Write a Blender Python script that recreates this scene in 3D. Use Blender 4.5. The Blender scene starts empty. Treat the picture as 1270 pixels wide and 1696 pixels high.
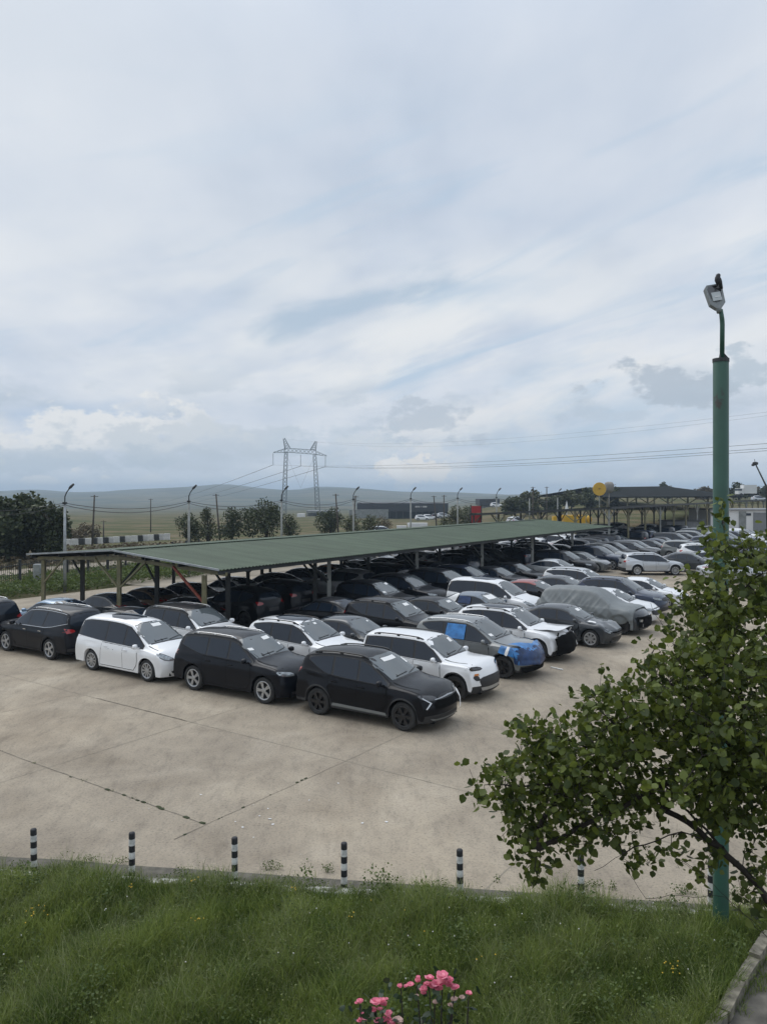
import bpy, bmesh, math, random
import numpy as np
from mathutils import Vector, Matrix
from mathutils.bvhtree import BVHTree
from mathutils.geometry import delaunay_2d_cdt
from mathutils import noise as mnoise

R = random.Random(7)
scene = bpy.context.scene
col = scene.collection
PI = math.pi
# ---------------------------------------------------------------- survey of the place
H = 5.8            # eye height over the lot, metres
F = 1275.0         # focal length of the phone lens in photo pixels
HY = 815.0         # row of the horizon
CX = 635.0
TH = math.radians(34.9)
U = Vector((math.sin(TH), math.cos(TH)))      # along the canopy, away
V = Vector((math.cos(TH), -math.sin(TH)))     # across the rows, towards the open apron
O = Vector((-5.7, 28.9))
YAW = math.atan2(V.y, V.x)

def lot(s, t, z=0.0):
    p = O + U*s + V*t
    return Vector((p.x, p.y, z))

def at(px, py, d):
    return Vector(((px-CX)/F*d, d, H-(py-HY)*d/F))

def gp(px, py, z=0.0):
    d = (H-z)*F/(py-HY)
    return Vector(((px-CX)/F*d, d, z))

# ---------------------------------------------------------------- object helpers
def tag(o, label=None, cat=None, group=None, kind=None):
    if label: o['label'] = label
    if cat: o['category'] = cat
    if group: o['group'] = group
    if kind: o['kind'] = kind
    return o

def empty(name, loc=(0, 0, 0), rz=0.0):
    o = bpy.data.objects.new(name, None)
    o.location = loc; o.rotation_euler = (0, 0, rz)
    o.empty_display_size = 0.2
    col.objects.link(o)
    return o

def link(name, me, mats, parent=None, smooth=True):
    o = bpy.data.objects.new(name, me)
    if not isinstance(mats, (list, tuple)): mats = [mats]
    for m in mats: me.materials.append(m)
    if smooth:
        me.polygons.foreach_set('use_smooth', [True]*len(me.polygons))
    col.objects.link(o)
    if parent: o.parent = parent
    return o

def mesh(name, verts, faces, mats, parent=None, smooth=False):
    me = bpy.data.meshes.new(name)
    me.from_pydata([tuple(v) for v in verts], [], faces)
    me.update()
    return link(name, me, mats, parent, smooth)

class MB:
    """collects boxes, bars, tubes and lathes into one mesh"""
    def __init__(s): s.v = []; s.f = []; s.m = []
    def add(s, vs, fs, mi=0):
        b = len(s.v); s.v += [tuple(v) for v in vs]
        s.f += [tuple(i+b for i in f) for f in fs]; s.m += [mi]*len(fs)
    def box(s, c, d, rz=0.0, mi=0):
        cx, cy, cz = c; x, y, z = d[0]/2, d[1]/2, d[2]/2
        ca, sa = math.cos(rz), math.sin(rz)
        vs = []
        for dz in (-z, z):
            for dx, dy in ((-x, -y), (x, -y), (x, y), (-x, y)):
                vs.append((cx+dx*ca-dy*sa, cy+dx*sa+dy*ca, cz+dz))
        s.add(vs, [(3, 2, 1, 0), (4, 5, 6, 7), (0, 1, 5, 4), (1, 2, 6, 5), (2, 3, 7, 6), (3, 0, 4, 7)], mi)
    def bar(s, a, b, w, h=None, mi=0):
        """square bar from a to b"""
        a = Vector(a); b = Vector(b); h = h or w
        d = (b-a).normalized()
        up = Vector((0, 0, 1)) if abs(d.z) < 0.95 else Vector((0, 1, 0))
        x = d.cross(up).normalized()*w/2; y = x.cross(d).normalized()*h/2
        vs = [a-x-y, a+x-y, a+x+y, a-x+y, b-x-y, b+x-y, b+x+y, b-x+y]
        s.add(vs, [(3, 2, 1, 0), (4, 5, 6, 7), (0, 1, 5, 4), (1, 2, 6, 5), (2, 3, 7, 6), (3, 0, 4, 7)], mi)
    def tube(s, pts, r, n=8, mi=0, cap=True):
        pts = [Vector(p) for p in pts]
        rs = r if isinstance(r, (list, tuple)) else [r]*len(pts)
        rings = []
        prev = None
        for i, p in enumerate(pts):
            d = (pts[min(i+1, len(pts)-1)]-pts[max(i-1, 0)]).normalized()
            if prev is None:
                up = Vector((0, 0, 1)) if abs(d.z) < 0.9 else Vector((1, 0, 0))
                x = d.cross(up).normalized()
            else:
                x = (prev-d*prev.dot(d)).normalized()
            prev = x; y = d.cross(x)
            rings.append([p+(x*math.cos(2*PI*k/n)+y*math.sin(2*PI*k/n))*rs[i] for k in range(n)])
        vs = [q for rg in rings for q in rg]; fs = []
        for i in range(len(pts)-1):
            for k in range(n):
                a = i*n+k; b = i*n+(k+1) % n
                fs.append((a, b, b+n, a+n))
        if cap:
            fs.append(tuple(range(n-1, -1, -1))); fs.append(tuple((len(pts)-1)*n+k for k in range(n)))
        s.add(vs, fs, mi)
    def lathe(s, prof, n=24, axis='z', c=(0, 0, 0), mi=0):
        """prof: (radius, height) pairs"""
        vs = []; fs = []
        for r, h in prof:
            for k in range(n):
                a = 2*PI*k/n; x, y = r*math.cos(a), r*math.sin(a)
                vs.append((c[0]+x, c[1]+y, c[2]+h) if axis == 'z' else (c[0]+x, c[1]+h, c[2]+y))
        for i in range(len(prof)-1):
            for k in range(n):
                a = i*n+k; b = i*n+(k+1) % n
                fs.append((a, b, b+n, a+n) if axis == 'z' else (b, a, a+n, b+n))
        s.add(vs, fs, mi)
    def build(s, name, mats, parent=None, smooth=False):
        me = bpy.data.meshes.new(name)
        me.from_pydata(s.v, [], s.f)
        me.polygons.foreach_set('material_index', s.m)
        me.update()
        return link(name, me, mats, parent, smooth)

def npmesh(name, V3, quads, tris, mats, parent=None, smooth=False):
    """fast mesh out of numpy arrays"""
    me = bpy.data.meshes.new(name)
    nv = len(V3); nq = len(quads); nt = len(tris)
    me.vertices.add(nv); me.vertices.foreach_set('co', V3.astype(np.float32).ravel())
    loops = np.concatenate([quads.ravel(), tris.ravel()]).astype(np.int32)
    me.loops.add(len(loops)); me.loops.foreach_set('vertex_index', loops)
    me.polygons.add(nq+nt)
    st = np.concatenate([np.arange(nq)*4, nq*4+np.arange(nt)*3]).astype(np.int32)
    me.polygons.foreach_set('loop_start', st)
    me.update(calc_edges=True); me.validate()
    return link(name, me, mats, parent, smooth)

# ---------------------------------------------------------------- materials
def newmat(name):
    m = bpy.data.materials.new(name); m.use_nodes = True
    nt = m.node_tree
    return m, nt, nt.nodes['Principled BSDF']

def simple(name, c, rough=0.6, metal=0.0, coat=0.0, ior=1.5, spec=0.5, vary=0.0, scale=3.0, bump=0.0):
    m, nt, b = newmat(name)
    b.inputs['Base Color'].default_value = (*c, 1)
    b.inputs['Roughness'].default_value = rough
    b.inputs['Metallic'].default_value = metal
    b.inputs['IOR'].default_value = ior
    b.inputs['Specular IOR Level'].default_value = spec
    if coat:
        b.inputs['Coat Weight'].default_value = coat; b.inputs['Coat Roughness'].default_value = 0.05
    if vary or bump:
        tc = nt.nodes.new('ShaderNodeTexCoord')
        n = nt.nodes.new('ShaderNodeTexNoise'); n.inputs['Scale'].default_value = scale; n.inputs['Detail'].default_value = 6
        nt.links.new(tc.outputs['Object'], n.inputs['Vector'])
        if vary:
            r = nt.nodes.new('ShaderNodeValToRGB')
            r.color_ramp.elements[0].position = 0.3; r.color_ramp.elements[1].position = 0.7
            r.color_ramp.elements[0].color = (*[x*(1-vary) for x in c], 1)
            r.color_ramp.elements[1].color = (*[min(1, x*(1+vary)) for x in c], 1)
            nt.links.new(n.outputs['Fac'], r.inputs['Fac']); nt.links.new(r.outputs['Color'], b.inputs['Base Color'])
        if bump:
            bp = nt.nodes.new('ShaderNodeBump'); bp.inputs['Strength'].default_value = bump; bp.inputs['Distance'].default_value = 0.02
            nt.links.new(n.outputs['Fac'], bp.inputs['Height']); nt.links.new(bp.outputs['Normal'], b.inputs['Normal'])
    return m

def paint(name, c, metal=0.0, dust_sheen=0.35):
    """car paint under clear coat, with painted sky sheen on upward faces and uneven dust"""
    m, nt, b = newmat(name)
    b.inputs['Metallic'].default_value = metal
    b.inputs['Roughness'].default_value = 0.38
    b.inputs['Coat Weight'].default_value = .45 if max(c) < .03 else 1.0
    b.inputs['Coat IOR'].default_value = 1.43 if max(c) < .03 else 1.5
    b.inputs['Specular IOR Level'].default_value = .08 if max(c) < .1 else .4
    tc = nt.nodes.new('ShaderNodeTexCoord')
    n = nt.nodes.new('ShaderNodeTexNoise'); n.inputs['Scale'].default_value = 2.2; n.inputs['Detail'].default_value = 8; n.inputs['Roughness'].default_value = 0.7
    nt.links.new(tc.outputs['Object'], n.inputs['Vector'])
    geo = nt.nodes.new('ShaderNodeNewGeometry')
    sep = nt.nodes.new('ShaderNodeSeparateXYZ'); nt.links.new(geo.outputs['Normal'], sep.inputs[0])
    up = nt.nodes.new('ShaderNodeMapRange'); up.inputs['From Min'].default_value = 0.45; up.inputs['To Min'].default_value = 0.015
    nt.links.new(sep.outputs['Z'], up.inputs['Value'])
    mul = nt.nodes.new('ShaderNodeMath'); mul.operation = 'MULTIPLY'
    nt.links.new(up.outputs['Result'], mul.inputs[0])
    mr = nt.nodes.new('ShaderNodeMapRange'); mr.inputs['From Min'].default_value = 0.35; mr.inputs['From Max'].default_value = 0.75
    mr.inputs['To Min'].default_value = dust_sheen*0.25; mr.inputs['To Max'].default_value = dust_sheen
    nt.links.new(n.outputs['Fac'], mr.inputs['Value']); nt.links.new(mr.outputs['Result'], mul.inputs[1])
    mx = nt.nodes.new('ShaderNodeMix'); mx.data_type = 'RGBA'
    mx.inputs['A'].default_value = (*c, 1); mx.inputs['B'].default_value = (0.25, 0.265, 0.28, 1)  # bluish grey paints a sky highlight onto dusty bonnets and roofs
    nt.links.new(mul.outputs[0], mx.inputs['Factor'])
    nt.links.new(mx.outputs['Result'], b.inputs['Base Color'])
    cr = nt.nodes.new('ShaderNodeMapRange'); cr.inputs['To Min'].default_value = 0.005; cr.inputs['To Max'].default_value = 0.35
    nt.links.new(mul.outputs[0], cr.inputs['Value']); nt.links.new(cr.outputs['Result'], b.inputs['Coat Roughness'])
    return m

def foliage(name, c0, c1, transl=0.25, rough=0.55, patchy=0.0):
    m, nt, b = newmat(name)
    geo = nt.nodes.new('ShaderNodeNewGeometry')
    r = nt.nodes.new('ShaderNodeValToRGB')
    r.color_ramp.elements[0].color = (*c0, 1); r.color_ramp.elements[1].color = (*c1, 1)
    if patchy:
        n = nt.nodes.new('ShaderNodeTexNoise'); n.inputs['Scale'].default_value = 1.3; n.inputs['Detail'].default_value = 4
        nt.links.new(geo.outputs['Position'], n.inputs['Vector'])
        m1 = nt.nodes.new('ShaderNodeMapRange'); m1.inputs['From Min'].default_value = .3; m1.inputs['From Max'].default_value = .7; m1.inputs['To Min'].default_value = -patchy; m1.inputs['To Max'].default_value = patchy
        nt.links.new(n.outputs['Fac'], m1.inputs['Value'])
        ad = nt.nodes.new('ShaderNodeMath'); ad.operation = 'ADD'; ad.use_clamp = True
        nt.links.new(geo.outputs['Random Per Island'], ad.inputs[0]); nt.links.new(m1.outputs[0], ad.inputs[1]); nt.links.new(ad.outputs[0], r.inputs['Fac'])
    else: nt.links.new(geo.outputs['Random Per Island'], r.inputs['Fac'])
    nt.links.new(r.outputs['Color'], b.inputs['Base Color'])
    b.inputs['Roughness'].default_value = rough
    b.inputs['Specular IOR Level'].default_value = 0.35
    if transl:
        t = nt.nodes.new('ShaderNodeBsdfTranslucent')
        hs = nt.nodes.new('ShaderNodeHueSaturation'); hs.inputs['Value'].default_value = 1.25; hs.inputs['Hue'].default_value = 0.49
        nt.links.new(r.outputs['Color'], hs.inputs['Color']); nt.links.new(hs.outputs['Color'], t.inputs['Color'])
        mx = nt.nodes.new('ShaderNodeMixShader'); mx.inputs[0].default_value = transl
        out = nt.nodes['Material Output']
        nt.links.new(b.outputs[0], mx.inputs[1]); nt.links.new(t.outputs[0], mx.inputs[2]); nt.links.new(mx.outputs[0], out.inputs['Surface'])
    return m

M = {}
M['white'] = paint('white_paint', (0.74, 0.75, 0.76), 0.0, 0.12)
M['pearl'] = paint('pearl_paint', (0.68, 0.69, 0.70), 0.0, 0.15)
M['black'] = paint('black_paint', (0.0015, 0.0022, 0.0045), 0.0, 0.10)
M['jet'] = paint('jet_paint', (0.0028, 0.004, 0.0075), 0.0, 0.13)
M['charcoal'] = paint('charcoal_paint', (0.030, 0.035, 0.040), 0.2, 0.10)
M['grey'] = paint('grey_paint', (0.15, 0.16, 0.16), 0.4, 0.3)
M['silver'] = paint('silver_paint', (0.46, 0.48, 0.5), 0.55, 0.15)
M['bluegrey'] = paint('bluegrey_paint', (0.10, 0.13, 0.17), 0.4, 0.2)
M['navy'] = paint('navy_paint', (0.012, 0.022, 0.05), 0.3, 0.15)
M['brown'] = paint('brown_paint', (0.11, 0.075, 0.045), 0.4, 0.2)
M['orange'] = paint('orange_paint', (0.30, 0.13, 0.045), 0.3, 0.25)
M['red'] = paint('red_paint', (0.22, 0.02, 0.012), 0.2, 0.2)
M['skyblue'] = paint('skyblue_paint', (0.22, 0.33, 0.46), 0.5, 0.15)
M['cladding'] = simple('black_plastic', (0.018, 0.018, 0.019), 0.55, vary=0.2)
M['glass'] = simple('tinted_glass', (0.012, 0.019, 0.031), 0.03, ior=1.5, spec=0.45)
M['windshield'] = simple('windshield_glass', (0.080, 0.094, 0.100), 0.03, ior=1.7, spec=0.6)
M['trim'] = simple('gloss_black_trim', (0.012, 0.012, 0.013), 0.25)
M['chrome'] = simple('chrome', (0.6, 0.61, 0.62), 0.18, 0.9)
M['alloy'] = simple('alloy', (0.42, 0.43, 0.44), 0.32, 0.7)
M['blackalloy'] = simple('black_alloy', (0.012, 0.012, 0.013), 0.35)
M['rubber'] = simple('rubber', (0.022, 0.022, 0.022), 0.85, vary=0.3, scale=8)
M['seam'] = simple('seam', (0.004, 0.004, 0.004), 0.9, spec=0.1)
M['under'] = simple('underbody_black', (0.006, 0.006, 0.006), 0.95, spec=0.1)
M['headlamp'] = simple('headlamp_lens', (0.22, 0.24, 0.25), 0.08, 0.5, coat=1.0, vary=.5, scale=14)
M['lampdark'] = simple('lamp_dark', (0.03, 0.032, 0.036), 0.1, coat=1.0)
M['taillamp'] = simple('tail_lamp', (0.30, 0.012, 0.014), 0.12, coat=1.0)
M['amber'] = simple('amber_marker', (0.5, 0.16, 0.02), 0.2)
M['paper'] = simple('white_paper', (0.75, 0.75, 0.74), 0.8)
M['film'] = simple('blue_film', (0.035, 0.17, 0.42), 0.22, vary=0.35, scale=5, bump=0.6)
M['filmdark'] = simple('deep_blue_film', (0.007, 0.03, 0.10), 0.25, vary=0.4, scale=6, bump=0.7)
M['tarp'] = simple('grey_tarp', (0.15, 0.165, 0.168), 0.5, vary=0.12, scale=2.5)
# ================================================================ cars
def interp(pts):
    """monotone cubic through (x, y) pairs"""
    pts = sorted(pts); xs = [p[0] for p in pts]; ys = [p[1] for p in pts]; n = len(xs)
    d = [(ys[i+1]-ys[i])/(xs[i+1]-xs[i]) for i in range(n-1)]
    m = [d[0]]+[0 if d[i-1]*d[i] <= 0 else 2*d[i-1]*d[i]/(d[i-1]+d[i]) for i in range(1, n-1)]+[d[-1]]
    def f(x):
        if x <= xs[0]: return ys[0]
        if x >= xs[-1]: return ys[-1]
        i = 0
        while x > xs[i+1]: i += 1
        h = xs[i+1]-xs[i]; t = (x-xs[i])/h
        return ((2*t**3-3*t*t+1)*ys[i]+(t**3-2*t*t+t)*h*m[i]+(-2*t**3+3*t*t)*ys[i+1]+(t**3-t*t)*h*m[i+1])
    return f

def chaikin(p, it=2, keep=()):
    for _ in range(it):
        q = []
        for i in range(len(p)):
            a, b = p[i], p[(i+1) % len(p)]
            q.append((a[0]*.75+b[0]*.25, a[1]*.75+b[1]*.25)); q.append((a[0]*.25+b[0]*.75, a[1]*.25+b[1]*.75))
        p = q
    return p

def inpoly(x, y, p):
    c = False; j = len(p)-1
    for i in range(len(p)):
        if (p[i][1] > y) != (p[j][1] > y) and x < (p[j][0]-p[i][0])*(y-p[i][1])/(p[j][1]-p[i][1])+p[i][0]: c = not c
        j = i
    return c

def densify(p, step):
    q = []
    for i in range(len(p)):
        a, b = p[i], p[(i+1) % len(p)]
        n = max(1, int(math.dist(a, b)/step))
        for k in range(n): q.append((a[0]+(b[0]-a[0])*k/n, a[1]+(b[1]-a[1])*k/n))
    return q

def grow(p, d):
    cx = sum(a[0] for a in p)/len(p); cy = sum(a[1] for a in p)/len(p)
    # offset along edge normals
    n = len(p); area = sum(p[i][0]*p[(i+1) % n][1]-p[(i+1) % n][0]*p[i][1] for i in range(n))
    sg = 1 if area > 0 else -1
    q = []
    for i in range(n):
        a, b, c = p[i-1], p[i], p[(i+1) % n]
        t = Vector((c[0]-a[0], c[1]-a[1]))
        if t.length < 1e-6: q.append(b); continue
        t.normalize(); q.append((b[0]+t.y*d*sg, b[1]-t.x*d*sg))
    return q

def project(bvh, poly, axis, side=1, off=0.005, res=0.09, rnd=1, wrinkle=0.0):
    """a sheet cut to the outline and laid onto the bodywork; returns verts, faces"""
    if rnd: poly = chaikin(poly, rnd)
    poly = densify(poly, res*1.3)
    xs = [p[0] for p in poly]; ys = [p[1] for p in poly]
    pts = list(poly); n = len(poly)
    x = min(xs)+res*.5; k = 0
    while x < max(xs):
        y = min(ys)+res*(.5 if k % 2 else .8); k += 1
        while y < max(ys):
            if inpoly(x, y, poly):
                if min((x-p[0])**2+(y-p[1])**2 for p in poly) > (res*.45)**2: pts.append((x, y))
            y += res
        x += res
    vs2, es, fs, *_ = delaunay_2d_cdt([Vector(p) for p in pts], [(i, (i+1) % n) for i in range(n)], [], 1, 1e-5)
    out = []; ok = []
    for p in vs2:
        if axis == 'side': o = Vector((p.x, 4*side, p.y)); d = Vector((0, -side, 0))
        elif axis == 'front': o = Vector((6, p.x*side, p.y)); d = Vector((-1, 0, 0))
        elif axis == 'rear': o = Vector((-6, p.x*side, p.y)); d = Vector((1, 0, 0))
        else: o = Vector((p.x, p.y*side, 5)); d = Vector((0, 0, -1))
        h, nn, ix, ds = bvh.ray_cast(o, d)
        if h is None: out.append(None); continue
        if nn.dot(d) > 0: nn = -nn
        w = 0
        if wrinkle: w = wrinkle*(mnoise.noise(Vector((h.x*3, h.y*3, h.z*9)))+.6*abs(mnoise.noise(Vector((h.x*7+5, h.y*6, h.z*14)))))
        out.append(h+nn*off-d*(off*.3)+nn*(w+wrinkle))
    idx = {}; V3 = []
    for i, p in enumerate(out):
        if p is not None: idx[i] = len(V3); V3.append(p)
    F3 = []
    for f in fs:
        if all(i in idx for i in f):
            g = [V3[idx[i]] for i in f]
            if max((g[0]-g[1]).length, (g[1]-g[2]).length, (g[2]-g[0]).length) > res*5: continue
            F3.append(tuple(idx[i] for i in f))
    # keep the largest connected piece only
    if F3:
        lab = list(range(len(V3)))
        def root_(i):
            while lab[i] != i: lab[i] = lab[lab[i]]; i = lab[i]
            return i
        for f in F3:
            for q in f[1:]: lab[root_(q)] = root_(f[0])
        cnt = {}
        for f in F3: cnt[root_(f[0])] = cnt.get(root_(f[0]), 0)+1
        best = max(cnt, key=cnt.get); F3 = [f for f in F3 if root_(f[0]) == best]
        used = sorted({i for f in F3 for i in f}); re_ = {i: k for k, i in enumerate(used)}
        V3 = [V3[i] for i in used]; F3 = [tuple(re_[i] for i in f) for f in F3]
    # outward winding
    G = []
    for f in F3:
        a, b, c = (V3[i] for i in f[:3]); nn = (b-a).cross(c-a)
        ref = {'side': Vector((0, side, 0)), 'front': Vector((1, 0, 0)), 'rear': Vector((-1, 0, 0)), 'top': Vector((0, 0, 1))}[axis]
        G.append(f if nn.dot(ref) > 0 else tuple(reversed(f)))
    return V3, G

def patch(name, bvh, poly, axis, mat, parent, side=1, off=0.005, res=0.09, rnd=1, wrinkle=0.0, smooth=True):
    v, f = project(bvh, poly, axis, side, off, res, rnd, wrinkle)
    if not f: return None
    return mesh(name, v, f, mat, parent, smooth)

# ---- kinds of car: sizes are fitted to the spacing measured on the lot
SP = {}
SP['suv'] = dict(L=4.36, W=1.80, wf=1.33, wr=-1.24, Rw=.352, sill=.27, clad=True,
  top=[(-2.18, 1.03), (-2.13, 1.16), (-1.95, 1.44), (-1.78, 1.56), (-1.4, 1.635), (-.8, 1.685), (-.15, 1.68), (.12, 1.64), (.5, 1.445), (.98, 1.155), (1.12, 1.105), (1.6, 1.05), (1.95, .96), (2.18, .82)],
  belt=[(-2.18, .99), (-1.75, 1.15), (-1.2, 1.09), (-.6, 1.04), (.3, 1.0), (1.0, .98), (1.6, .92), (2.18, .76)],
  dlo=(-1.66, .90), pil=(-.02, -.82, -1.35), cowl=.98, rf=.12, hoodf=1.95)
SP['suv']['kick'] = .34
SP['boxsuv'] = dict(SP['suv'], L=4.25, clad=True, kick=.1,
  top=[(-2.12, .98), (-2.08, 1.15), (-2.0, 1.45), (-1.9, 1.58), (-1.5, 1.625), (-.7, 1.645), (0, 1.63), (.3, 1.585), (.55, 1.42), (.95, 1.13), (1.1, 1.09), (1.6, 1.07), (1.92, 1.02), (2.12, .90)],
  belt=[(-2.12, .95), (-1.6, 1.04), (.3, .985), (1.0, .97), (1.6, .95), (2.12, .84)], dlo=(-1.8, .88), cowl=.95, rf=.28)
SP['bigsuv'] = dict(L=4.62, W=1.86, wf=1.43, wr=-1.27, Rw=.365, sill=.25, clad=False,
  top=[(-2.31, 1.02), (-2.27, 1.12), (-2.12, 1.45), (-2.0, 1.60), (-1.6, 1.68), (-.8, 1.72), (-.1, 1.71), (.25, 1.66), (.6, 1.47), (1.08, 1.17), (1.2, 1.13), (1.7, 1.07), (2.1, .97), (2.31, .83)],
  belt=[(-2.31, .98), (-1.8, 1.07), (.3, 1.03), (1.0, 1.01), (1.7, .95), (2.31, .76)],
  kick=.2, dlo=(-1.86, 1.0), pil=(.06, -.78, -1.5), cowl=1.08, rf=.25, hoodf=2.1)
SP['glsuv'] = dict(SP['bigsuv'], L=4.75,
  top=[(-2.37, 1.03), (-2.34, 1.15), (-2.24, 1.5), (-2.15, 1.66), (-1.7, 1.73), (-.8, 1.76), (-.1, 1.74), (.25, 1.69), (.6, 1.49), (1.05, 1.18), (1.2, 1.14), (1.7, 1.10), (2.15, 1.02), (2.37, .86)],
  belt=[(-2.37, 1.0), (-1.8, 1.07), (.3, 1.05), (1.0, 1.02), (1.7, .97), (2.37, .8)], dlo=(-2.05, .98), pil=(.06, -.82, -1.42))
SP['van'] = dict(L=4.7, W=1.86, wf=1.44, wr=-1.28, Rw=.335, sill=.21, clad=False,
  top=[(-2.35, 1.02), (-2.32, 1.2), (-2.22, 1.52), (-2.1, 1.66), (-1.6, 1.725), (-.7, 1.745), (0, 1.72), (.45, 1.65), (.85, 1.43), (1.38, 1.10), (1.5, 1.06), (1.8, 1.0), (2.15, .88), (2.35, .74)],
  belt=[(-2.35, .98), (-1.6, 1.0), (.3, .965), (1.2, .93), (1.8, .86), (2.35, .68)],
  kick=.05, dlo=(-2.08, 1.22), pil=(.30, -.62, -1.45), cowl=1.36, rf=.45, hoodf=2.1)
SP['sedan'] = dict(L=4.36, W=1.72, wf=1.33, wr=-1.20, Rw=.325, sill=.20, clad=False,
  top=[(-2.18, .93), (-2.1, 1.0), (-1.75, 1.06), (-1.5, 1.12), (-.95, 1.34), (-.6, 1.405), (-.1, 1.42), (.25, 1.38), (.6, 1.21), (1.08, .97), (1.2, .935), (1.6, .87), (1.95, .77), (2.18, .65)],
  belt=[(-2.18, .89), (-1.6, .955), (-.6, .92), (.4, .88), (1.0, .85), (1.6, .79), (2.18, .6)],
  dlo=(-1.42, .95), pil=(.0, -.72, -1.12), cowl=1.08, rf=.25, hoodf=1.98)
SP['wagon'] = dict(SP['suv'], L=4.55, W=1.76, wf=1.36, wr=-1.28, Rw=.345,
  top=[(-2.27, .95), (-2.22, 1.08), (-2.02, 1.38), (-1.88, 1.47), (-1.4, 1.54), (-.7, 1.565), (-.1, 1.55), (.25, 1.50), (.6, 1.31), (1.1, 1.04), (1.22, 1.0), (1.65, .95), (2.05, .86), (2.27, .72)],
  belt=[(-2.27, .92), (-1.7, 1.0), (.3, .93), (1.0, .91), (1.65, .86), (2.27, .67)], dlo=(-1.85, .98), pil=(.02, -.78, -1.38), cowl=1.1, rf=.25, hoodf=2.05)

SHARP = []
def build_body(sp):
    L, W, Rw = sp['L'], sp['W'], sp['Rw']; hw = W/2; xr, xf = -L/2, L/2
    zt = interp(sp['top']); zs0 = interp(sp['belt'])
    Ra = Rw*1.17
    axles = (sp['wf'], sp['wr'])
    st = []
    x = xr
    while x < xf+1e-6:
        if all(abs(x-a) > Ra+.05 for a in axles): st.append(x)
        x += L/44
    for a in axles:
        st += [a+Ra*math.cos(PI*k/14) for k in range(15)]+[a-Ra-.025, a+Ra+.025]
    st += [xr, xr+.03, xr+.08, xf-.03, xf-.09, xf]
    st = sorted(st); s2 = [st[0]]
    for x in st[1:]:
        if x-s2[-1] > .012: s2.append(x)
    st = s2
    zs = lambda x: min(zs0(x), zt(x)-.035)
    def zb(x):
        z = sp['sill']
        if x > axles[0]: z = sp['sill']-.02
        if x < axles[1]: z = sp['sill']+.05
        for a in axles:
            dx = abs(x-a)
            if dx < Ra: z = max(z, Rw+math.sqrt(max(0, Ra*Ra-dx*dx)))
        return min(z, zs(x)-.1)
    fq = interp([(.12, .94), (.24, .975), (.32, .978), (.38, .972), (.46, .980), (.60, .992), (.74, 1.0), (.82, 1.0), (.865, .990), (.93, .965), (1.0, .955), (1.2, .94)])
    zref = zs0(0.0)
    fz = lambda z: fq(z/zref)
    wp = interp([(xr, .965), (xr+.6, .99), (-.5, 1.0), (axles[0]-.3, 1.0), (xf-.3, .975), (xf, .945)])
    NL = 9; NU = 12
    def section(x):
        b = zb(x); s = zs(x); t = zt(x); h = t-s
        lowz = [b, b+min(.055, (s-b)*.3)]
        for k in range(2, NL+1): lowz.append(lowz[1]+(s-lowz[1])*(k-1)/(NL-1))
        low = []
        for k, z in enumerate(lowz):
            y = hw*wp(x)*fz(z)
            if sp['clad'] and k < 2: y += .012
            fl = max(max(0, 1-(math.hypot(x-a, z-Rw)-Ra)/.16) if math.hypot(x-a, z-Rw) >= Ra-.01 else 0 for a in axles)
            y += .016*min(1, fl)
            low.append((y, z))
        ys = low[-1][0]
        cr = min(.06, h*.55); ze = t-cr
        r = min(.085, (ze-s)*.6)
        sh = min(.03, h*.2)
        yb = ys-sh-.36*max(0, h-.05)**1.05
        E = (yb, ze-r)
        A2 = (ys-sh, s+min(.02, h*.2))
        up = [A2]
        for k in range(1, 5): up.append((A2[0]+(E[0]-A2[0])*k/4, A2[1]+(E[1]-A2[1])*k/4))
        rw = r*1.3
        for k in range(1, 3):
            a = PI/2*k/2
            up.append((yb-rw+rw*math.cos(a)*1.0, ze-r+r*math.sin(a)))
        y0 = yb-rw
        for k in range(1, NU-7+1):
            q = 1-k/(NU-7); up.append((y0*q, t-cr*q*q))
        return low, up
    bm = bmesh.new(); G = []; nl = NL+1; nu = 0
    for x in st:
        low, up = section(x); sec = low+up; nu = len(up)
        row = [bm.verts.new((x, y, z)) for y, z in sec]
        row += [bm.verts.new((x, -y, z)) for y, z in reversed(sec[:-1])]
        G.append(row)
    n = len(G[0]); mid = nl+nu-1
    fm = {}
    for i in range(len(G)-1):
        for j in range(n-1):
            f = bm.faces.new((G[i][j], G[i+1][j], G[i+1][j+1], G[i][j+1])); jj = j if j < mid else n-2-j
            fm[f] = (i, jj)
    # nose and tail caps
    for e in (0, -1):
        row = G[e]; x = st[e]; low, up = section(x)
        cols = [(low[-1][0], low[-1][1])]+up
        z0 = low[0][1]; full = cols+[(-y, z) for y, z in reversed(cols[:-1])]
        nc = len(full); grid = []
        for c in range(nc):
            colv = []
            for k in range(nl):
                q = (low[k][1]-z0)/(low[-1][1]-z0)
                if c == 0: v = row[k]
                elif c == nc-1: v = row[n-1-k]
                elif k == nl-1: v = row[nl-1+c]
                else:
                    yy = full[c][0]/cols[0][0]*low[k][0]
                    v = bm.verts.new((x, yy, z0+(full[c][1]-z0)*q))
                colv.append(v)
            grid.append(colv)
        for c in range(nc-1):
            for k in range(nl-1):
                vs = (grid[c][k], grid[c+1][k], grid[c+1][k+1], grid[c][k+1])
                if len(set(vs)) == 4:
                    f = bm.faces.new(vs if e else tuple(reversed(vs))); fm[f] = (-1 if e == 0 else 999, k)
    # curve the nose and the tail in plan and in profile
    bf = interp([(.15, .10), (.3, .025), (.45, 0), (.6, .01), (.75, .06), (.9, .13), (1.1, .25)])
    br = interp([(.15, .10), (.3, .03), (.45, 0), (.65, .01), (.85, .05), (1.1, .09)])
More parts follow.
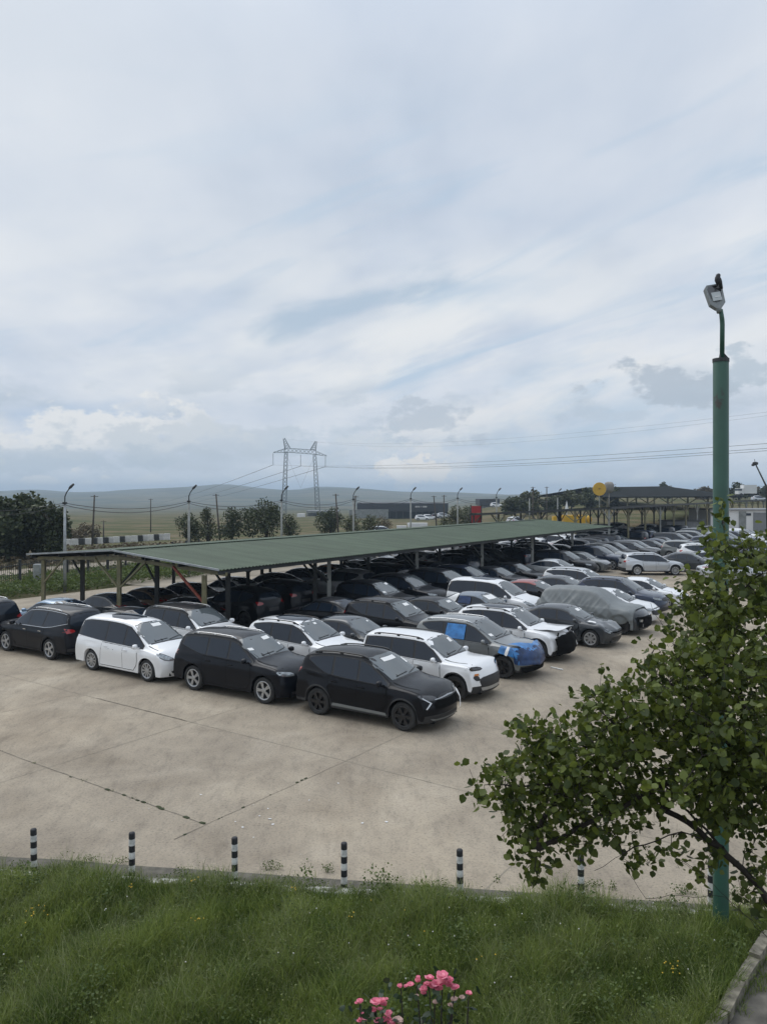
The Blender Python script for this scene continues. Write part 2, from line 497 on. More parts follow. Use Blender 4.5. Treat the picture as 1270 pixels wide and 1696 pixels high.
    for v in bm.verts:
        yy = abs(v.co.y)/hw
        s = (v.co.x-(axles[0]+Ra*.75))/(xf-(axles[0]+Ra*.75))
        if s > 0: v.co.x -= (.34*yy**2.6+bf(v.co.z))*s*s
        s = (v.co.x-(axles[1]-Ra*.75))/(xr-(axles[1]-Ra*.75))
        if s > 0: v.co.x += (.22*yy**3+br(v.co.z))*s*s
    inner = [v for v in bm.verts if not v.is_boundary]
    for _ in range(2): bmesh.ops.smooth_vert(bm, verts=inner, factor=.42, use_axis_x=True, use_axis_y=True, use_axis_z=True)
    bmesh.ops.recalc_face_normals(bm, faces=bm.faces)
    bm.verts.index_update(); bm.faces.ensure_lookup_table()
    bvh = BVHTree.FromBMesh(bm)
    for f in bm.faces:
        i, k = fm[f]
        f.material_index = 1 if (sp['clad'] and k < 1 and 0 <= i < 999) or (sp['clad'] and k < 3 and (i == -1 or i == 999)) else 0
        if 0 <= i < 999 and k >= nl+3 and f.calc_center_median().z > zt(0)-.22: f.material_index = 2
        f.smooth = True
    # thickness at the open lower edge
    be = [e for e in bm.edges if e.is_boundary]; mp = {}
    for e in be:
        for v in e.verts:
            if v not in mp: mp[v] = bm.verts.new((v.co.x*.975, v.co.y*.90, v.co.z))
    for e in be:
        a, b = e.verts
        f = bm.faces.new((a, b, mp[b], mp[a])); f.material_index = 1 if sp['clad'] else 0
    me = bpy.data.meshes.new('body'); bm.to_mesh(me); bm.free(); SHARP.append(me)
    return me, bvh, zt, zs, Ra

WHEELS = {}
def wheel_mesh(Rw, style):
    k = (round(Rw, 3), style)
    if k in WHEELS: return WHEELS[k]
    w = .21; ri = Rw*.70
    t = MB()
    t.lathe([(ri, -w*.42), (ri+.02, -w*.5), (Rw-.035, -w*.5), (Rw-.008, -w*.40), (Rw, -w*.22), (Rw, w*.22), (Rw-.008, w*.40), (Rw-.035, w*.5), (ri+.02, w*.5), (ri, w*.42)], 32, 'y')
    r = MB()
    r.lathe([(ri+.012, w*.44), (ri-.004, w*.47), (ri-.028, w*.43), (ri-.034, w*.15), (.02, w*.1)], 32, 'y')       # barrel
    r.m = [0]*len(r.m)
    for i in range(len(r.m)):
        if i >= 32*3: r.m[i] = 1
    ns = {'multi': 10, 'five': 5, 'ten': 7, 'black': 6}[style]
    for i in range(ns):
        a0 = 2*PI*i/ns
        for da in ((-.11, .11) if style in ('five', 'ten') else (0,)):
            a = a0+da*1.1; ca, sa = math.cos(a), math.sin(a)
            hw0, hw1 = (.022, .02) if style in ('five', 'ten') else (.02, .026)
            if style == 'black': hw0, hw1 = .03, .045
            p = []
            for rr, hh, yy in ((.04, hw0, w*.40), (ri-.02, hw1, w*.43)):
                for sgn in (-1, 1):
                    p.append((rr*ca-sgn*hh*sa, yy, rr*sa+sgn*hh*ca))
                for sgn in (-1, 1):
                    p.append((rr*ca-sgn*hh*sa, yy-.03, rr*sa+sgn*hh*ca))
            r.add(p, [(0, 1, 5, 4), (2, 0, 4, 6), (1, 3, 7, 5)])
    r.lathe([(.075, w*.38), (.07, w*.43), (.03, w*.45), (0.001, w*.45)], 16, 'y')
    def mk(mb, nm, mats):
        me = bpy.data.meshes.new(nm); me.from_pydata(mb.v, [], mb.f); me.polygons.foreach_set('material_index', mb.m)
        me.polygons.foreach_set('use_smooth', [nm == 'tyre']*len(mb.f)); me.update()
        for m in mats: me.materials.append(m)
        return me
    WHEELS[k] = (mk(t, 'tyre', [M['rubber']]), mk(r, 'rim', [M['blackalloy'] if style == 'black' else M['alloy'], M['blackalloy']]))
    return WHEELS[k]

def linkdata(name, me, parent, loc=(0, 0, 0), rz=0):
    o = bpy.data.objects.new(name, me); col.objects.link(o); o.parent = parent; o.location = loc; o.rotation_euler = (0, 0, rz)
    return o

def ellipsoid(mb, c, d, nu=12, nv=8, mi=0, rz=0):
    vs = []; fs = []
    ca, sa = math.cos(rz), math.sin(rz)
    for i in range(nv+1):
        th = PI*i/nv
        for j in range(nu):
            ph = 2*PI*j/nu
            sx = lambda a, e=.75: math.copysign(abs(a)**e, a)
            x, y, z = d[0]*sx(math.sin(th)*math.cos(ph)), d[1]*sx(math.sin(th)*math.sin(ph)), d[2]*sx(math.cos(th))
            vs.append((c[0]+x*ca-y*sa, c[1]+x*sa+y*ca, c[2]+z))
    for i in range(nv):
        for j in range(nu):
            a = i*nu+j; b = i*nu+(j+1) % nu
            fs.append((b, a, a+nu, b+nu))
    mb.add(vs, fs, mi)

def box_lines(zt, sp):
    pass

def build_car(kind, pm, detail=2, rim='multi', rails=None, chrome=False, roofmat=None, lamp='headlamp', papers=(), sunroof=False, face='suv', clad=None, red=True):
    """one car with its parts, standing at the origin, nose towards +x"""
    sp = dict(SP[kind])
    if clad is not None: sp['clad'] = clad
    me, bvh, zt, zs, Ra = build_body(sp)
    L, W, Rw = sp['L'], sp['W'], sp['Rw']; hw = W/2; xr, xf = -L/2, L/2
    root = empty('parked_car')
    link('body', me, [pm, M['cladding'], roofmat or pm], root, True)
    me.set_sharp_from_angle(angle=math.radians(24))
    # underside with the wheel housings
    ub = MB()
    ub.box((0, 0, .42), (L*.93, W-.56, .4)); ub.box((0, 0, .36), (sp['wf']-sp['wr']-2*Ra-.02, W-.2, .2))
    for a in (sp['wf'], sp['wr']):
        for sd in (-1, 1):
            vs = []; fs = []
            for k in range(13):
                an = PI*k/12
                for yy in (hw-.05, hw-.34):
                    vs.append((a+(Ra+.012)*math.cos(an), sd*yy, Rw+(Ra+.012)*math.sin(an)))
            for k in range(12): fs.append((2*k, 2*k+1, 2*k+3, 2*k+2))
            ub.add(vs, fs)
    ub.build('underbody', M['under'], root)
    # wheels
    tm, rm = wheel_mesh(Rw, rim)
    for a in (sp['wf'], sp['wr']):
        for sd in (-1, 1):
            w = linkdata('wheel', tm, root, (a, sd*(hw-.115), Rw), 0 if sd > 0 else PI)
            linkdata('rim', rm, w)
    # side windows: black surround then panes
    ez = lambda x: zt(x)-min(.06, (zt(x)-zs(x))*.55)-.085
    x0, x1 = sp['dlo']
    kick = sp.get('kick', .12)
    lo = lambda x: min(zs(x)+.035+kick*max(0, sp['pil'][1]-.15-x)**1.3, max(zs(x)+.035, ez(x)-.05))
    def dlo(a, b, sl_a=0.0, sl_b=0.0, drop=0.0, n=9):
        top = []
        for k in range(n):
            x = a+(b-a)*k/(n-1)
            z = max(ez(x)-drop, lo(x)+.004)
            q = (x-a)/(b-a)
            hh = z-lo(x)
            top.append((x+(sl_a*(1-q)+sl_b*q)*hh, z))
        bot = [(a+(b-a)*k/(n-1), lo(a+(b-a)*k/(n-1))) for k in range(n)]
        return bot+list(reversed(top))
    hullp = dlo(x0, x1)
    for sd in (-1, 1):
        if chrome:
            patch('window_trim', bvh, grow(hullp, .028), 'side', M['chrome'], root, sd, .003, .12, 0)
        patch('window_surround', bvh, grow(hullp, .012), 'side', M['trim'], root, sd, .006, .12, 0)
        pa, pb, pc = sp['pil']
        wins = [(pa+.035, x1-.06, -.12, 0), (pb+.035, pa-.035, -.1, -.12)]
        if x0 < pb-.3: wins.append((x0+.04, pb-.035, .25, -.1))
        for a, b, s0, s1 in wins:
            if b-a > .1: patch('side_window', bvh, dlo(a, b, s0, s1, .022), 'side', M['glass'], root, sd, .010, .12, 0)
    # windscreen and rear window
    zc = zt(sp['cowl'])+.012; zr = zt(sp['rf'])-.035
    wb = hw-.10; wt = hw-.36*(zt(0)-zs(0)-.05)-.13
    ws = [(-wb, zc-.045), (-wb*.5, zc-.012), (0, zc), (wb*.5, zc-.012), (wb, zc-.045), (wb-.02, zc+.03), (wt, zr-.04), (wt*.5, zr-.005), (0, zr), (-wt*.5, zr-.005), (-wt, zr-.04), (-wb+.02, zc+.03)]
    patch('windscreen_surround', bvh, grow(ws, .02), 'front', M['trim'], root, 1, .004, .12, 0)
    wso = patch('windscreen', bvh, ws, 'front', M['windshield'], root, 1, .008, .10, 0)
    zrr = ez(x0+.1) if kind != 'sedan' else zt(-.95)
    if kind == 'sedan': zlo, zhi = zt(-1.5)+.02, zt(-.72)-.01
    else: zlo, zhi = zs(xr+.15)+.17, zt(xr+.42)-.055
    wb2 = hw-.20; wt2 = wt+.0
    rw = [(-wb2, zlo), (0, zlo-.01), (wb2, zlo), (wt2, zhi-.03), (0, zhi), (-wt2, zhi-.03)]
    patch('rear_window', bvh, rw, 'rear', M['glass'], root, 1, .007, .10, 1)
    # lamps
    zh = zt(sp['hoodf'])
    for sd in (-1, 1):
        if face == 'suv':
            hp = [(hw*.50, zh-.20), (hw*.93, zh-.16), (hw*.97, zh-.05), (hw*.80, zh-.06), (hw*.52, zh-.11)]
        elif face == 'slim':
            hp = [(hw*.45, zh-.13), (hw*.96, zh-.13), (hw*.96, zh-.06), (hw*.5, zh-.08)]
        else:
            hp = [(hw*.50, zh-.21), (hw*.78, zh-.21), (hw*.95, zh-.09), (hw*.96, zh+.02), (hw*.78, zh-.04)]
        patch('headlight', bvh, hp, 'front', M[lamp], root, sd, .010, .05, 1)
        patch('headlight_surround', bvh, grow(hp, .022), 'front', M['trim'], root, sd, .006, .05, 1)
        if kind == 'sedan': tp = [(hw*.42, zlo-.17), (hw*.97, zlo-.20), (hw*.97, zlo-.10), (hw*.5, zlo-.09)]
        else:
            zz = zs(xr+.15)
            tp = [(hw*.58, zz-.02), (hw*.98, zz-.06), (hw*.98, zz+.10), (hw*.84, zz+.11), (hw*.62, zz+.07)]
        if red: patch('taillight', bvh, tp, 'rear', M['taillamp'], root, sd, .008, .05, 1)
    # grille and lower intake
    if face == 'slim':
        patch('grille', bvh, [(-hw*.62, .40), (hw*.62, .40), (hw*.72, .62), (hw*.5, .70), (-hw*.5, .70), (-hw*.72, .62)], 'front', M['cladding'], root, 1, .007, .08, 1)
    else:
        patch('grille', bvh, [(-hw*.40, zh-.27), (hw*.40, zh-.27), (hw*.48, zh-.10), (-hw*.48, zh-.10)], 'front', M['cladding'], root, 1, .007, .08, 1)
        patch('bumper_intake', bvh, [(-hw*.6, .27), (hw*.6, .27), (hw*.68, .40), (-hw*.68, .40)], 'front', M['cladding'], root, 1, .007, .08, 1)
    # mirrors
    xm = sp['dlo'][1]-.18
    for sd in (-1, 1):
        mb = MB(); ellipsoid(mb, (xm, sd*(hw+.095), zs(xm)+.10), (.065, .10, .075), rz=-.25*sd)
        mb.box((xm+.02, sd*(hw+.0), zs(xm)+.045), (.05, .12, .03))
        mb.build('wing_mirror', pm, root, True)
    if rails:
        for sd in (-1, 1):
            p = []
            for k in range(11):
                x = -1.55+1.7*k/10 if kind != 'van' else -1.9+2.1*k/10
                yy = hw-.36*(zt(0)-zs(0)-.05)-.115
                h = bvh.ray_cast(Vector((x, sd*yy, 5)), Vector((0, 0, -1)))[0]
                p.append(h+Vector((0, 0, .012 if k in (0, 10) else .042)))
            mb = MB(); mb.tube(p, .018, 6)
            for q in (1, 5, 9): mb.box(p[q]-Vector((0, 0, .03)), (.09, .028, .045))
            mb.build('roof_rail', rails, root, True)
    if sunroof:
        patch('sunroof', bvh, [(-1.15, -.42), (.12, -.42), (.12, .42), (-1.15, .42)], 'top', M['glass'], root, 1, .008, .12, 1)
    for (y0, y1, q0, q1) in papers:
        z0 = zc+(zr-zc)*q0; z1 = zc+(zr-zc)*q1
        patch('windscreen_paper', bvh, [(y0, z0), (y1, z0), (y1, z1), (y0, z1)], 'front', M['paper'], root, 1, .011, .06, 0)
    if detail >= 2:
        pa, pb, pc = sp['pil']; xh = min(sp['cowl']-.03, sp['wf']-Ra-.05); zl = sp['sill']+(.11 if sp['clad'] else .07)
        top = lambda x: zs(x)-.012
        fd = [(pa+.0, zl), (xh-.18, zl), (xh-.03, zl+.18), (xh, .6), (xh-.02, top(xh))]+[(xh+(pa-xh)*k/4, top(xh+(pa-xh)*k/4)) for k in range(1, 5)]
        ax = sp['wr']; rr = Ra+.075
        arc = [(ax+rr*math.cos(a), Rw+rr*math.sin(a)) for a in (.05, .35, .65, .95, 1.2)]
        xe = pb-.12
        rd = [(pa-.012, zl), (pa-.012, top(pa))]+[(pa+(xe-pa)*k/4, top(pa+(xe-pa)*k/4)) for k in range(1, 5)]+[p for p in reversed(arc) if p[0] > xe+.02]+[(arc[0][0], zl)]
        for sd in (-1, 1):
            for poly, hx in ((fd, pa+.13), (rd, pb+.10)):
                patch('door_seam', bvh, grow(densify(poly, .1), .017), 'side', M['seam'], root, sd, .0025, .12, 0)
                d = patch('door', bvh, poly, 'side', pm, root, sd, .005, .10, 0)
                h = bvh.ray_cast(Vector((hx, 4*sd, top(hx)-.10)), Vector((0, -sd, 0)))[0]
                if h and d:
                    mb = MB(); mb.box(h+Vector((0, sd*.022, 0)), (.17, .022, .028)); mb.box(h+Vector((-.07, sd*.01, 0)), (.025, .03, .022)); mb.box(h+Vector((.07, sd*.01, 0)), (.025, .03, .022))
                    mb.build('handle', M['chrome'] if chrome else pm, d)
            # dark line between bonnet and wing
            hl = [(sp['cowl']-.02, hw*.80), (sp['cowl']+.4, hw*.80), (sp['hoodf'], hw*.665), (sp['hoodf'], hw*.635), (sp['cowl']+.4, hw*.772), (sp['cowl']-.02, hw*.772)]
            patch('bonnet_seam', bvh, hl, 'top', M['seam'], root, sd, .003, .15, 0)
        for k, y0 in enumerate((-.45, .1)):
            p = [bvh.ray_cast(Vector((6, y, zc+.015+.03*q)), Vector((-1, 0, 0)))[0]+Vector((.02, 0, .012)) for q, y in ((0, y0), (.6, y0+.25), (1, y0+.5))]
            mb = MB(); mb.tube(p, .011, 5); mb.build('wiper', M['cladding'], root)
        if kind != 'sedan':
            zz = zs(xr+.1)
            patch('rear_bumper', bvh, [(-hw*.9, .33), (hw*.9, .33), (hw*.9, .50), (-hw*.9, .50)], 'rear', M['cladding'], root, 1, .005, .12, 1)
        patch('plate_recess', bvh, [(-.3, .74), (.3, .74), (.3, .88), (-.3, .88)], 'rear', M['cladding'], root, 1, .006, .1, 0)
    return root, bvh, dict(zt=zt, zs=zs, sp=sp, hw=hw, Ra=Ra, ez=ez, zc=zc, zr=zr, zh=zh)

PAINTED = ('body', 'door', 'wing_mirror', 'handle')
def copy_car(src, pm, roofmat=None, oldpm=None):
    r = src.copy(); col.objects.link(r)
    def rec(o, par):
        for ch in o.children:
            c = ch.copy(); col.objects.link(c); c.parent = par
            base = ch.name.split('.')[0]
            if base in PAINTED and ch.data.materials[0] is not M['chrome']:
                c.material_slots[0].link = 'OBJECT'; c.material_slots[0].material = pm
                if base == 'body':
                    c.material_slots[2].link = 'OBJECT'; c.material_slots[2].material = roofmat or pm
            rec(ch, c)
    rec(src, r)
    return r
# ================================================================ setting: air, land, paving
def ramp(nt, pts):
    r = nt.nodes.new('ShaderNodeValToRGB')
    while len(r.color_ramp.elements) < len(pts): r.color_ramp.elements.new(.5)
    for e, (p, c) in zip(r.color_ramp.elements, pts):
        e.position = p; e.color = (*c, 1) if len(c) == 3 else c
    return r

def build_world():
    w = bpy.data.worlds.new('World'); scene.world = w; w.use_nodes = True
    nt = w.node_tree; N = nt.nodes; Lk = nt.links
    bg = N['Background']; bg.inputs['Strength'].default_value = 1.0
    sky = N.new('ShaderNodeTexSky'); sky.sky_type = 'NISHITA'; sky.sun_disc = False
    sky.sun_elevation = math.radians(SUN_EL); sky.sun_rotation = math.radians(SUN_AZ)
    sky.air_density = 1.0; sky.dust_density = 2.0; sky.ozone_density = 1.2
    skm = N.new('ShaderNodeVectorMath'); skm.operation = 'SCALE'; skm.inputs['Scale'].default_value = .085
    Lk.new(sky.outputs[0], skm.inputs[0])
    tc = N.new('ShaderNodeTexCoord'); sep = N.new('ShaderNodeSeparateXYZ'); Lk.new(tc.outputs['Generated'], sep.inputs[0])
    def math1(op, a, b=None, clamp=False):
        m = N.new('ShaderNodeMath'); m.operation = op; m.use_clamp = clamp
        for i, q in enumerate((a, b)):
            if q is None: continue
            if isinstance(q, (int, float)): m.inputs[i].default_value = q
            else: Lk.new(q, m.inputs[i])
        return m.outputs[0]
    def noise(vec, scale, detail=6, rough=.55, dist=0.0, off=(0, 0, 0), stretch=(1, 1, 1), tilt=0):
        if tilt:
            m0 = N.new('ShaderNodeMapping'); m0.inputs['Rotation'].default_value = (0, tilt, 0); Lk.new(vec, m0.inputs[0]); vec = m0.outputs[0]
        mp = N.new('ShaderNodeMapping'); mp.inputs['Location'].default_value = off; mp.inputs['Scale'].default_value = stretch
        Lk.new(vec, mp.inputs[0])
        n = N.new('ShaderNodeTexNoise'); n.inputs['Scale'].default_value = scale; n.inputs['Detail'].default_value = detail
        n.inputs['Roughness'].default_value = rough; n.inputs['Distortion'].default_value = dist
        Lk.new(mp.outputs[0], n.inputs['Vector']); return n.outputs['Fac']
    def mapr(v, a, b, c=0., d=1., smooth=True):
        m = N.new('ShaderNodeMapRange'); m.interpolation_type = 'SMOOTHSTEP' if smooth else 'LINEAR'
        m.inputs['From Min'].default_value = a; m.inputs['From Max'].default_value = b; m.inputs['To Min'].default_value = c; m.inputs['To Max'].default_value = d
        Lk.new(v, m.inputs['Value']); return m.outputs[0]
    def mix(f, a, b):
        m = N.new('ShaderNodeMix'); m.data_type = 'RGBA'
        if isinstance(f, (int, float)): m.inputs['Factor'].default_value = f
        else: Lk.new(f, m.inputs['Factor'])
        for i, q in (('A', a), ('B', b)):
            if isinstance(q, tuple): m.inputs[i].default_value = (*q, 1)
            else: Lk.new(q, m.inputs[i])
        return m.outputs['Result']
    z = sep.outputs['Z']
    # flat cloud deck: direction projected on a plane overhead
    zz = math1('ADD', math1('MAXIMUM', z, 0.0), .13)
    cm = N.new('ShaderNodeCombineXYZ')
    Lk.new(math1('DIVIDE', sep.outputs['X'], zz), cm.inputs['X']); Lk.new(math1('DIVIDE', sep.outputs['Y'], zz), cm.inputs['Y'])
    deck = cm.outputs[0]
    dirv = tc.outputs['Generated']
    # 1 veil of high cloud with thin bluer gaps
    n1 = noise(deck, .85, 4, .5, 0, (3.1, 1.7, 0))
    n2 = noise(deck, 2.6, 4, .55, 0, (0.4, 7.2, 0), (1, .45, 1))
    nn = math1('ADD', math1('MULTIPLY', n1, .65), math1('MULTIPLY', n2, .35))
    veil = ramp(nt, [(.36, (.435, .505, .605)), (.46, (.505, .565, .655)), (.54, (.56, .61, .685)), (.64, (.64, .675, .725))]); Lk.new(nn, veil.inputs[0])
    cover = mapr(nn, .30, .48, .80, .97)
    base = mix(cover, skm.outputs[0], veil.outputs[0])
    # brighter upper left, warmer white belt low down
    low = math1('MULTIPLY', mapr(z, .05, .16), mapr(z, .42, .2))
    n3 = noise(dirv, 3.2, 4, .5, 0, (1.2, 0, 3.4), (1, 1, 3.0), .25)
    base = mix(math1('MULTIPLY', low, mapr(n3, .40, .62, 0, .75)), base, (.70, .72, .735))
    # thin bluer streaks
    n4 = noise(dirv, 2.4, 4, .55, .8, (5.5, 2.0, 0.3), (1, 1, 5.5), .30)
    band = math1('MULTIPLY', mapr(z, .02, .10), mapr(z, .5, .30))
    base = mix(math1('MULTIPLY', band, mapr(n4, .52, .70, 0, .75)), base, (.38, .50, .63))
    # heaped cloud near the skyline: grey undersides and pale tops
    n5 = noise(dirv, 8.5, 6, .58, 0, (0.7, 3.0, 1.9), (1, 1, 2.4))
    hz = math1('MULTIPLY', mapr(z, .015, .05), mapr(z, .19, .09))
    base = mix(math1('MULTIPLY', hz, mapr(n5, .50, .62, 0, .65)), base, (.40, .47, .545))
    n6 = noise(dirv, 9.5, 5, .6, 0, (4.7, 3.0, 6.9), (1, 1, 2.0))
    hz2 = math1('MULTIPLY', mapr(z, .0, .02), mapr(z, .14, .05))
    base = mix(math1('MULTIPLY', hz2, mapr(n6, .52, .62, 0, .7)), base, (.68, .685, .68))
    # a few separate clouds standing where the day had them
    base = mix(mapr(z, .07, -.01, 0, .6), base, (.60, .655, .705))
    def blob(px, py, rx, ry, colr, strength, nscale=16., off=(0, 0, 0)):
        lo, hi, amp = (-.55, .9, 5.0) if nscale < 9 else (-.15, .45, 5.5)
        dx, dy, dz = (px-CX)/F, 1.0, (HY-py)/F
        # tangent offsets
        ang = math1('DIVIDE', sep.outputs['X'], math1('MAXIMUM', sep.outputs['Y'], .05))
        el = math1('DIVIDE', z, math1('MAXIMUM', sep.outputs['Y'], .05))
        a = math1('DIVIDE', math1('SUBTRACT', ang, dx), rx/F); b = math1('DIVIDE', math1('SUBTRACT', math1('SUBTRACT', el, dz), math1('MULTIPLY', math1('SUBTRACT', ang, dx), .26 if nscale < 7.5 else 0.0)), ry/F)
        r2 = math1('SQRT', math1('ADD', math1('MULTIPLY', a, a), math1('MULTIPLY', b, b)))
        n = SH[0] if nscale < 9 else (SH[1] if nscale < 18 else SH[2])
        f = math1('SUBTRACT', math1('ADD', 1.0, math1('MULTIPLY', math1('SUBTRACT', n, .5), amp)), r2)
        return mapr(f, lo, hi, 0, strength)
    SH = [noise(dirv, 6., 5, .6, .2, (1.3, 0, 0), (1, 1, 3.6), .28), noise(dirv, 15., 6, .62, 0, (2.3, 5, 0), (1, 1, 1.9)), noise(dirv, 30., 5, .62, 0, (0, 4.1, 2), (1, 1, 1.5))]
    for args in SKY_CLOUDS:
        c = args[4]; base = mix(blob(*args), base, c)
    lf = math1('MULTIPLY', mapr(sep.outputs['X'], .1, -.5, 0, .6), mapr(z, .15, .5))
    base = mix(lf, base, (.66, .695, .73))
    # the part of the cloud nearest the sun and overhead is brighter
    over = mapr(z, .45, 1.0, 1.0, OVERHEAD)
    sv = N.new('ShaderNodeVectorMath'); sv.operation = 'SCALE'; Lk.new(base, sv.inputs[0]); Lk.new(over, sv.inputs['Scale'])
    Lk.new(sv.outputs[0], bg.inputs['Color'])

SUN_EL, SUN_AZ = 52.0, -48.0       # azimuth clockwise from +y: the sun stands ahead to the left, behind the veil
OVERHEAD = 1.9
SKY_CLOUDS = [
    # px, py, rx, ry, colour, strength, noise scale, offset
    (610, 500, 190, 24, (.36, .46, .57), .8, 7., (1, 0, 0)),
    (800, 478, 120, 20, (.40, .51, .63), .5, 6., (2, 0, 0)),
    (40, 690, 130, 26, (.37, .48, .63), .75, 8., (3, 0, 0)),
    (860, 632, 110, 20, (.43, .53, .65), .6, 7., (4, 0, 0)),
    (900, 740, 240, 55, (.40, .51, .62), .7, 6., (5, 0, 0)),
    (700, 565, 200, 40, (.71, .725, .735), .75, 6., (6, 0, 0)),
    (880, 660, 220, 38, (.71, .715, .72), .75, 6., (7, 0, 0)),
    (180, 712, 190, 42, (.70, .71, .715), .95, 11., (8, 0, 0)),
    (330, 735, 190, 40, (.45, .51, .57), .6, 12., (9, 0, 0)),
    (715, 702, 85, 34, (.41, .47, .54), .75, 15., (10, 0, 0)),
    (590, 745, 120, 40, (.44, .52, .60), .45, 12., (11, 0, 0)),
    (1110, 642, 105, 34, (.38, .44, .51), .85, 16., (12, 0, 0)),
    (1230, 610, 70, 26, (.41, .48, .55), .8, 16., (13, 0, 0)),
    (1040, 686, 60, 11, (.45, .52, .60), .7, 16., (14, 0, 0)),
    (120, 765, 170, 20, (.42, .49, .56), .7, 12., (20, 0, 0)),
    (690, 784, 70, 22, (.74, .72, .69), 1.0, 22., (15, 0, 0)),
    (653, 768, 14, 22, (.78, .77, .75), .85, 30., (16, 0, 0)),
    (60, 805, 55, 16, (.70, .70, .695), .8, 22., (17, 0, 0)),
    (135, 804, 34, 16, (.72, .72, .71), .8, 24., (18, 0, 0)),
    (250, 806, 70, 12, (.64, .66, .68), .6, 24., (19, 0, 0)),
]
build_world()
scene.world.cycles.sampling_method = 'MANUAL'; scene.world.cycles.sample_map_resolution = 256

sun = bpy.data.lights.new('sun', 'SUN'); sun.energy = 1.15; sun.angle = math.radians(55); sun.color = (1.0, .95, .88)
so = bpy.data.objects.new('sun', sun); col.objects.link(so)
az = math.radians(SUN_AZ); el = math.radians(SUN_EL)
sd = Vector((math.sin(az)*math.cos(el), math.cos(az)*math.cos(el), math.sin(el)))
so.rotation_euler = sd.to_track_quat('Z', 'Y').to_euler(); so.location = (-30, 0, 60)

# ---- land
zleft = interp([(0, -.04), (60, -.04), (75, -.1), (120, -.9), (260, -3.2), (600, -10), (1200, -15), (2000, -8), (2600, 0), (3000, 4), (6000, 6)])
zright = interp([(0, -.04), (118, -.04), (160, 1.2), (230, 3.4), (400, 4.6), (1000, 2), (2600, 0), (6000, 0)])
ridge_px = interp([(-600, 812), (0, 813), (50, 811), (130, 817), (210, 813), (300, 809), (370, 802), (430, 808), (480, 812), (530, 806), (600, 809), (650, 814), (700, 817), (740, 817), (800, 823), (900, 829), (1000, 834), (1900, 836)])
def land(x, y):
    d = max(1.0, y); ax = x/d
    k = min(1, max(0, (ax-.02)/.24)); k = k*k*(3-2*k)
    z = zleft(d)*(1-k)+zright(d)*k
    if d > 1300:
        px = CX+max(-1.2, min(1.2, ax))*F
        zr = H-(ridge_px(px)-HY)*3000/F
        q = min(1, (d-1300)/1700); q = q*q*(3-2*q)
        zz = zr if d <= 3000 else zr-(d-3000)*.02
        z = z*(1-q)+zz*q
        fh = max(0, mnoise.noise(Vector((x/420, 7.3, 0)))*.6+.45)*math.exp(-((d-2050-250*mnoise.noise(Vector((x/600, 1, 0))))/170)**2)+max(0, mnoise.noise(Vector((x/300+9, 3.3, 0)))*.7+.3)*math.exp(-((d-1600)/120)**2)*.6
        z += 17*fh
        z += 30*q*(1-q)*4*(mnoise.noise(Vector((x/500, y/420, 3)))*.5+mnoise.noise(Vector((x/190, y/230, 9)))*.25)
    elif d > 60 and ax < .1:
        z += min(1, (d-60)/80)*.6*mnoise.noise(Vector((x/26, y/26, 1)))
    return z
ds = [-60, -25, -8, 0, 4]+[8*1.085**k for k in range(0, 84)]
ds = [d for d in ds if d < 6500]
axs = [-3, -2.2, -1.6, -1.2]+[-1+2.0*k/110 for k in range(111)]+[1.2, 1.6, 2.2, 3]
vs = []; fs = []
for d in ds:
    for a in axs:
        x = a*max(d, 14)
        vs.append((x, d, land(x, d)))
na = len(axs)
for i in range(len(ds)-1):
    for j in range(na-1):
        a = i*na+j; fs.append((a, a+1, a+na+1, a+na))
def land_mat():
    m, nt, b = newmat('field_soil_and_grass'); N = nt.nodes; Lk = nt.links
    geo = N.new('ShaderNodeNewGeometry')
    def nz(s, det=8, st=(1, 1, 1)):
        mp = N.new('ShaderNodeMapping'); mp.inputs['Scale'].default_value = st; Lk.new(geo.outputs['Position'], mp.inputs[0])
        n = N.new('ShaderNodeTexNoise'); n.inputs['Scale'].default_value = s; n.inputs['Detail'].default_value = det; n.inputs['Roughness'].default_value = .65
        Lk.new(mp.outputs[0], n.inputs['Vector']); return n.outputs['Fac']
    r1 = ramp(nt, [(.30, (.042, .052, .020)), (.45, (.075, .080, .034)), (.55, (.125, .105, .058)), (.70, (.17, .135, .085))])
    Lk.new(nz(.11), r1.inputs[0])
    r2 = ramp(nt, [(.36, (.030, .040, .026)), (.46, (.060, .068, .038)), (.53, (.13, .115, .068)), (.60, (.042, .052, .032))])
    Lk.new(nz(.0032, 9, (1, 2.2, 1)), r2.inputs[0])
    sep = N.new('ShaderNodeSeparateXYZ'); Lk.new(geo.outputs['Position'], sep.inputs[0])
    mr = N.new('ShaderNodeMapRange'); mr.inputs['From Min'].default_value = 250; mr.inputs['From Max'].default_value = 900; Lk.new(sep.outputs['Y'], mr.inputs['Value'])
    mx = N.new('ShaderNodeMix'); mx.data_type = 'RGBA'; Lk.new(mr.outputs[0], mx.inputs['Factor']); Lk.new(r1.outputs[0], mx.inputs['A']); Lk.new(r2.outputs[0], mx.inputs['B'])
    Lk.new(mx.outputs['Result'], b.inputs['Base Color']); b.inputs['Roughness'].default_value = .95; b.inputs['Specular IOR Level'].default_value = .1
    bp = N.new('ShaderNodeBump'); bp.inputs['Distance'].default_value = .3; Lk.new(nz(1.4, 4), bp.inputs['Height']); Lk.new(bp.outputs[0], b.inputs['Normal'])
    return m
g = mesh('terrain', vs, fs, land_mat(), None, True); tag(g, 'rolling plain of dry grass running out to low hills', 'terrain', kind='structure')

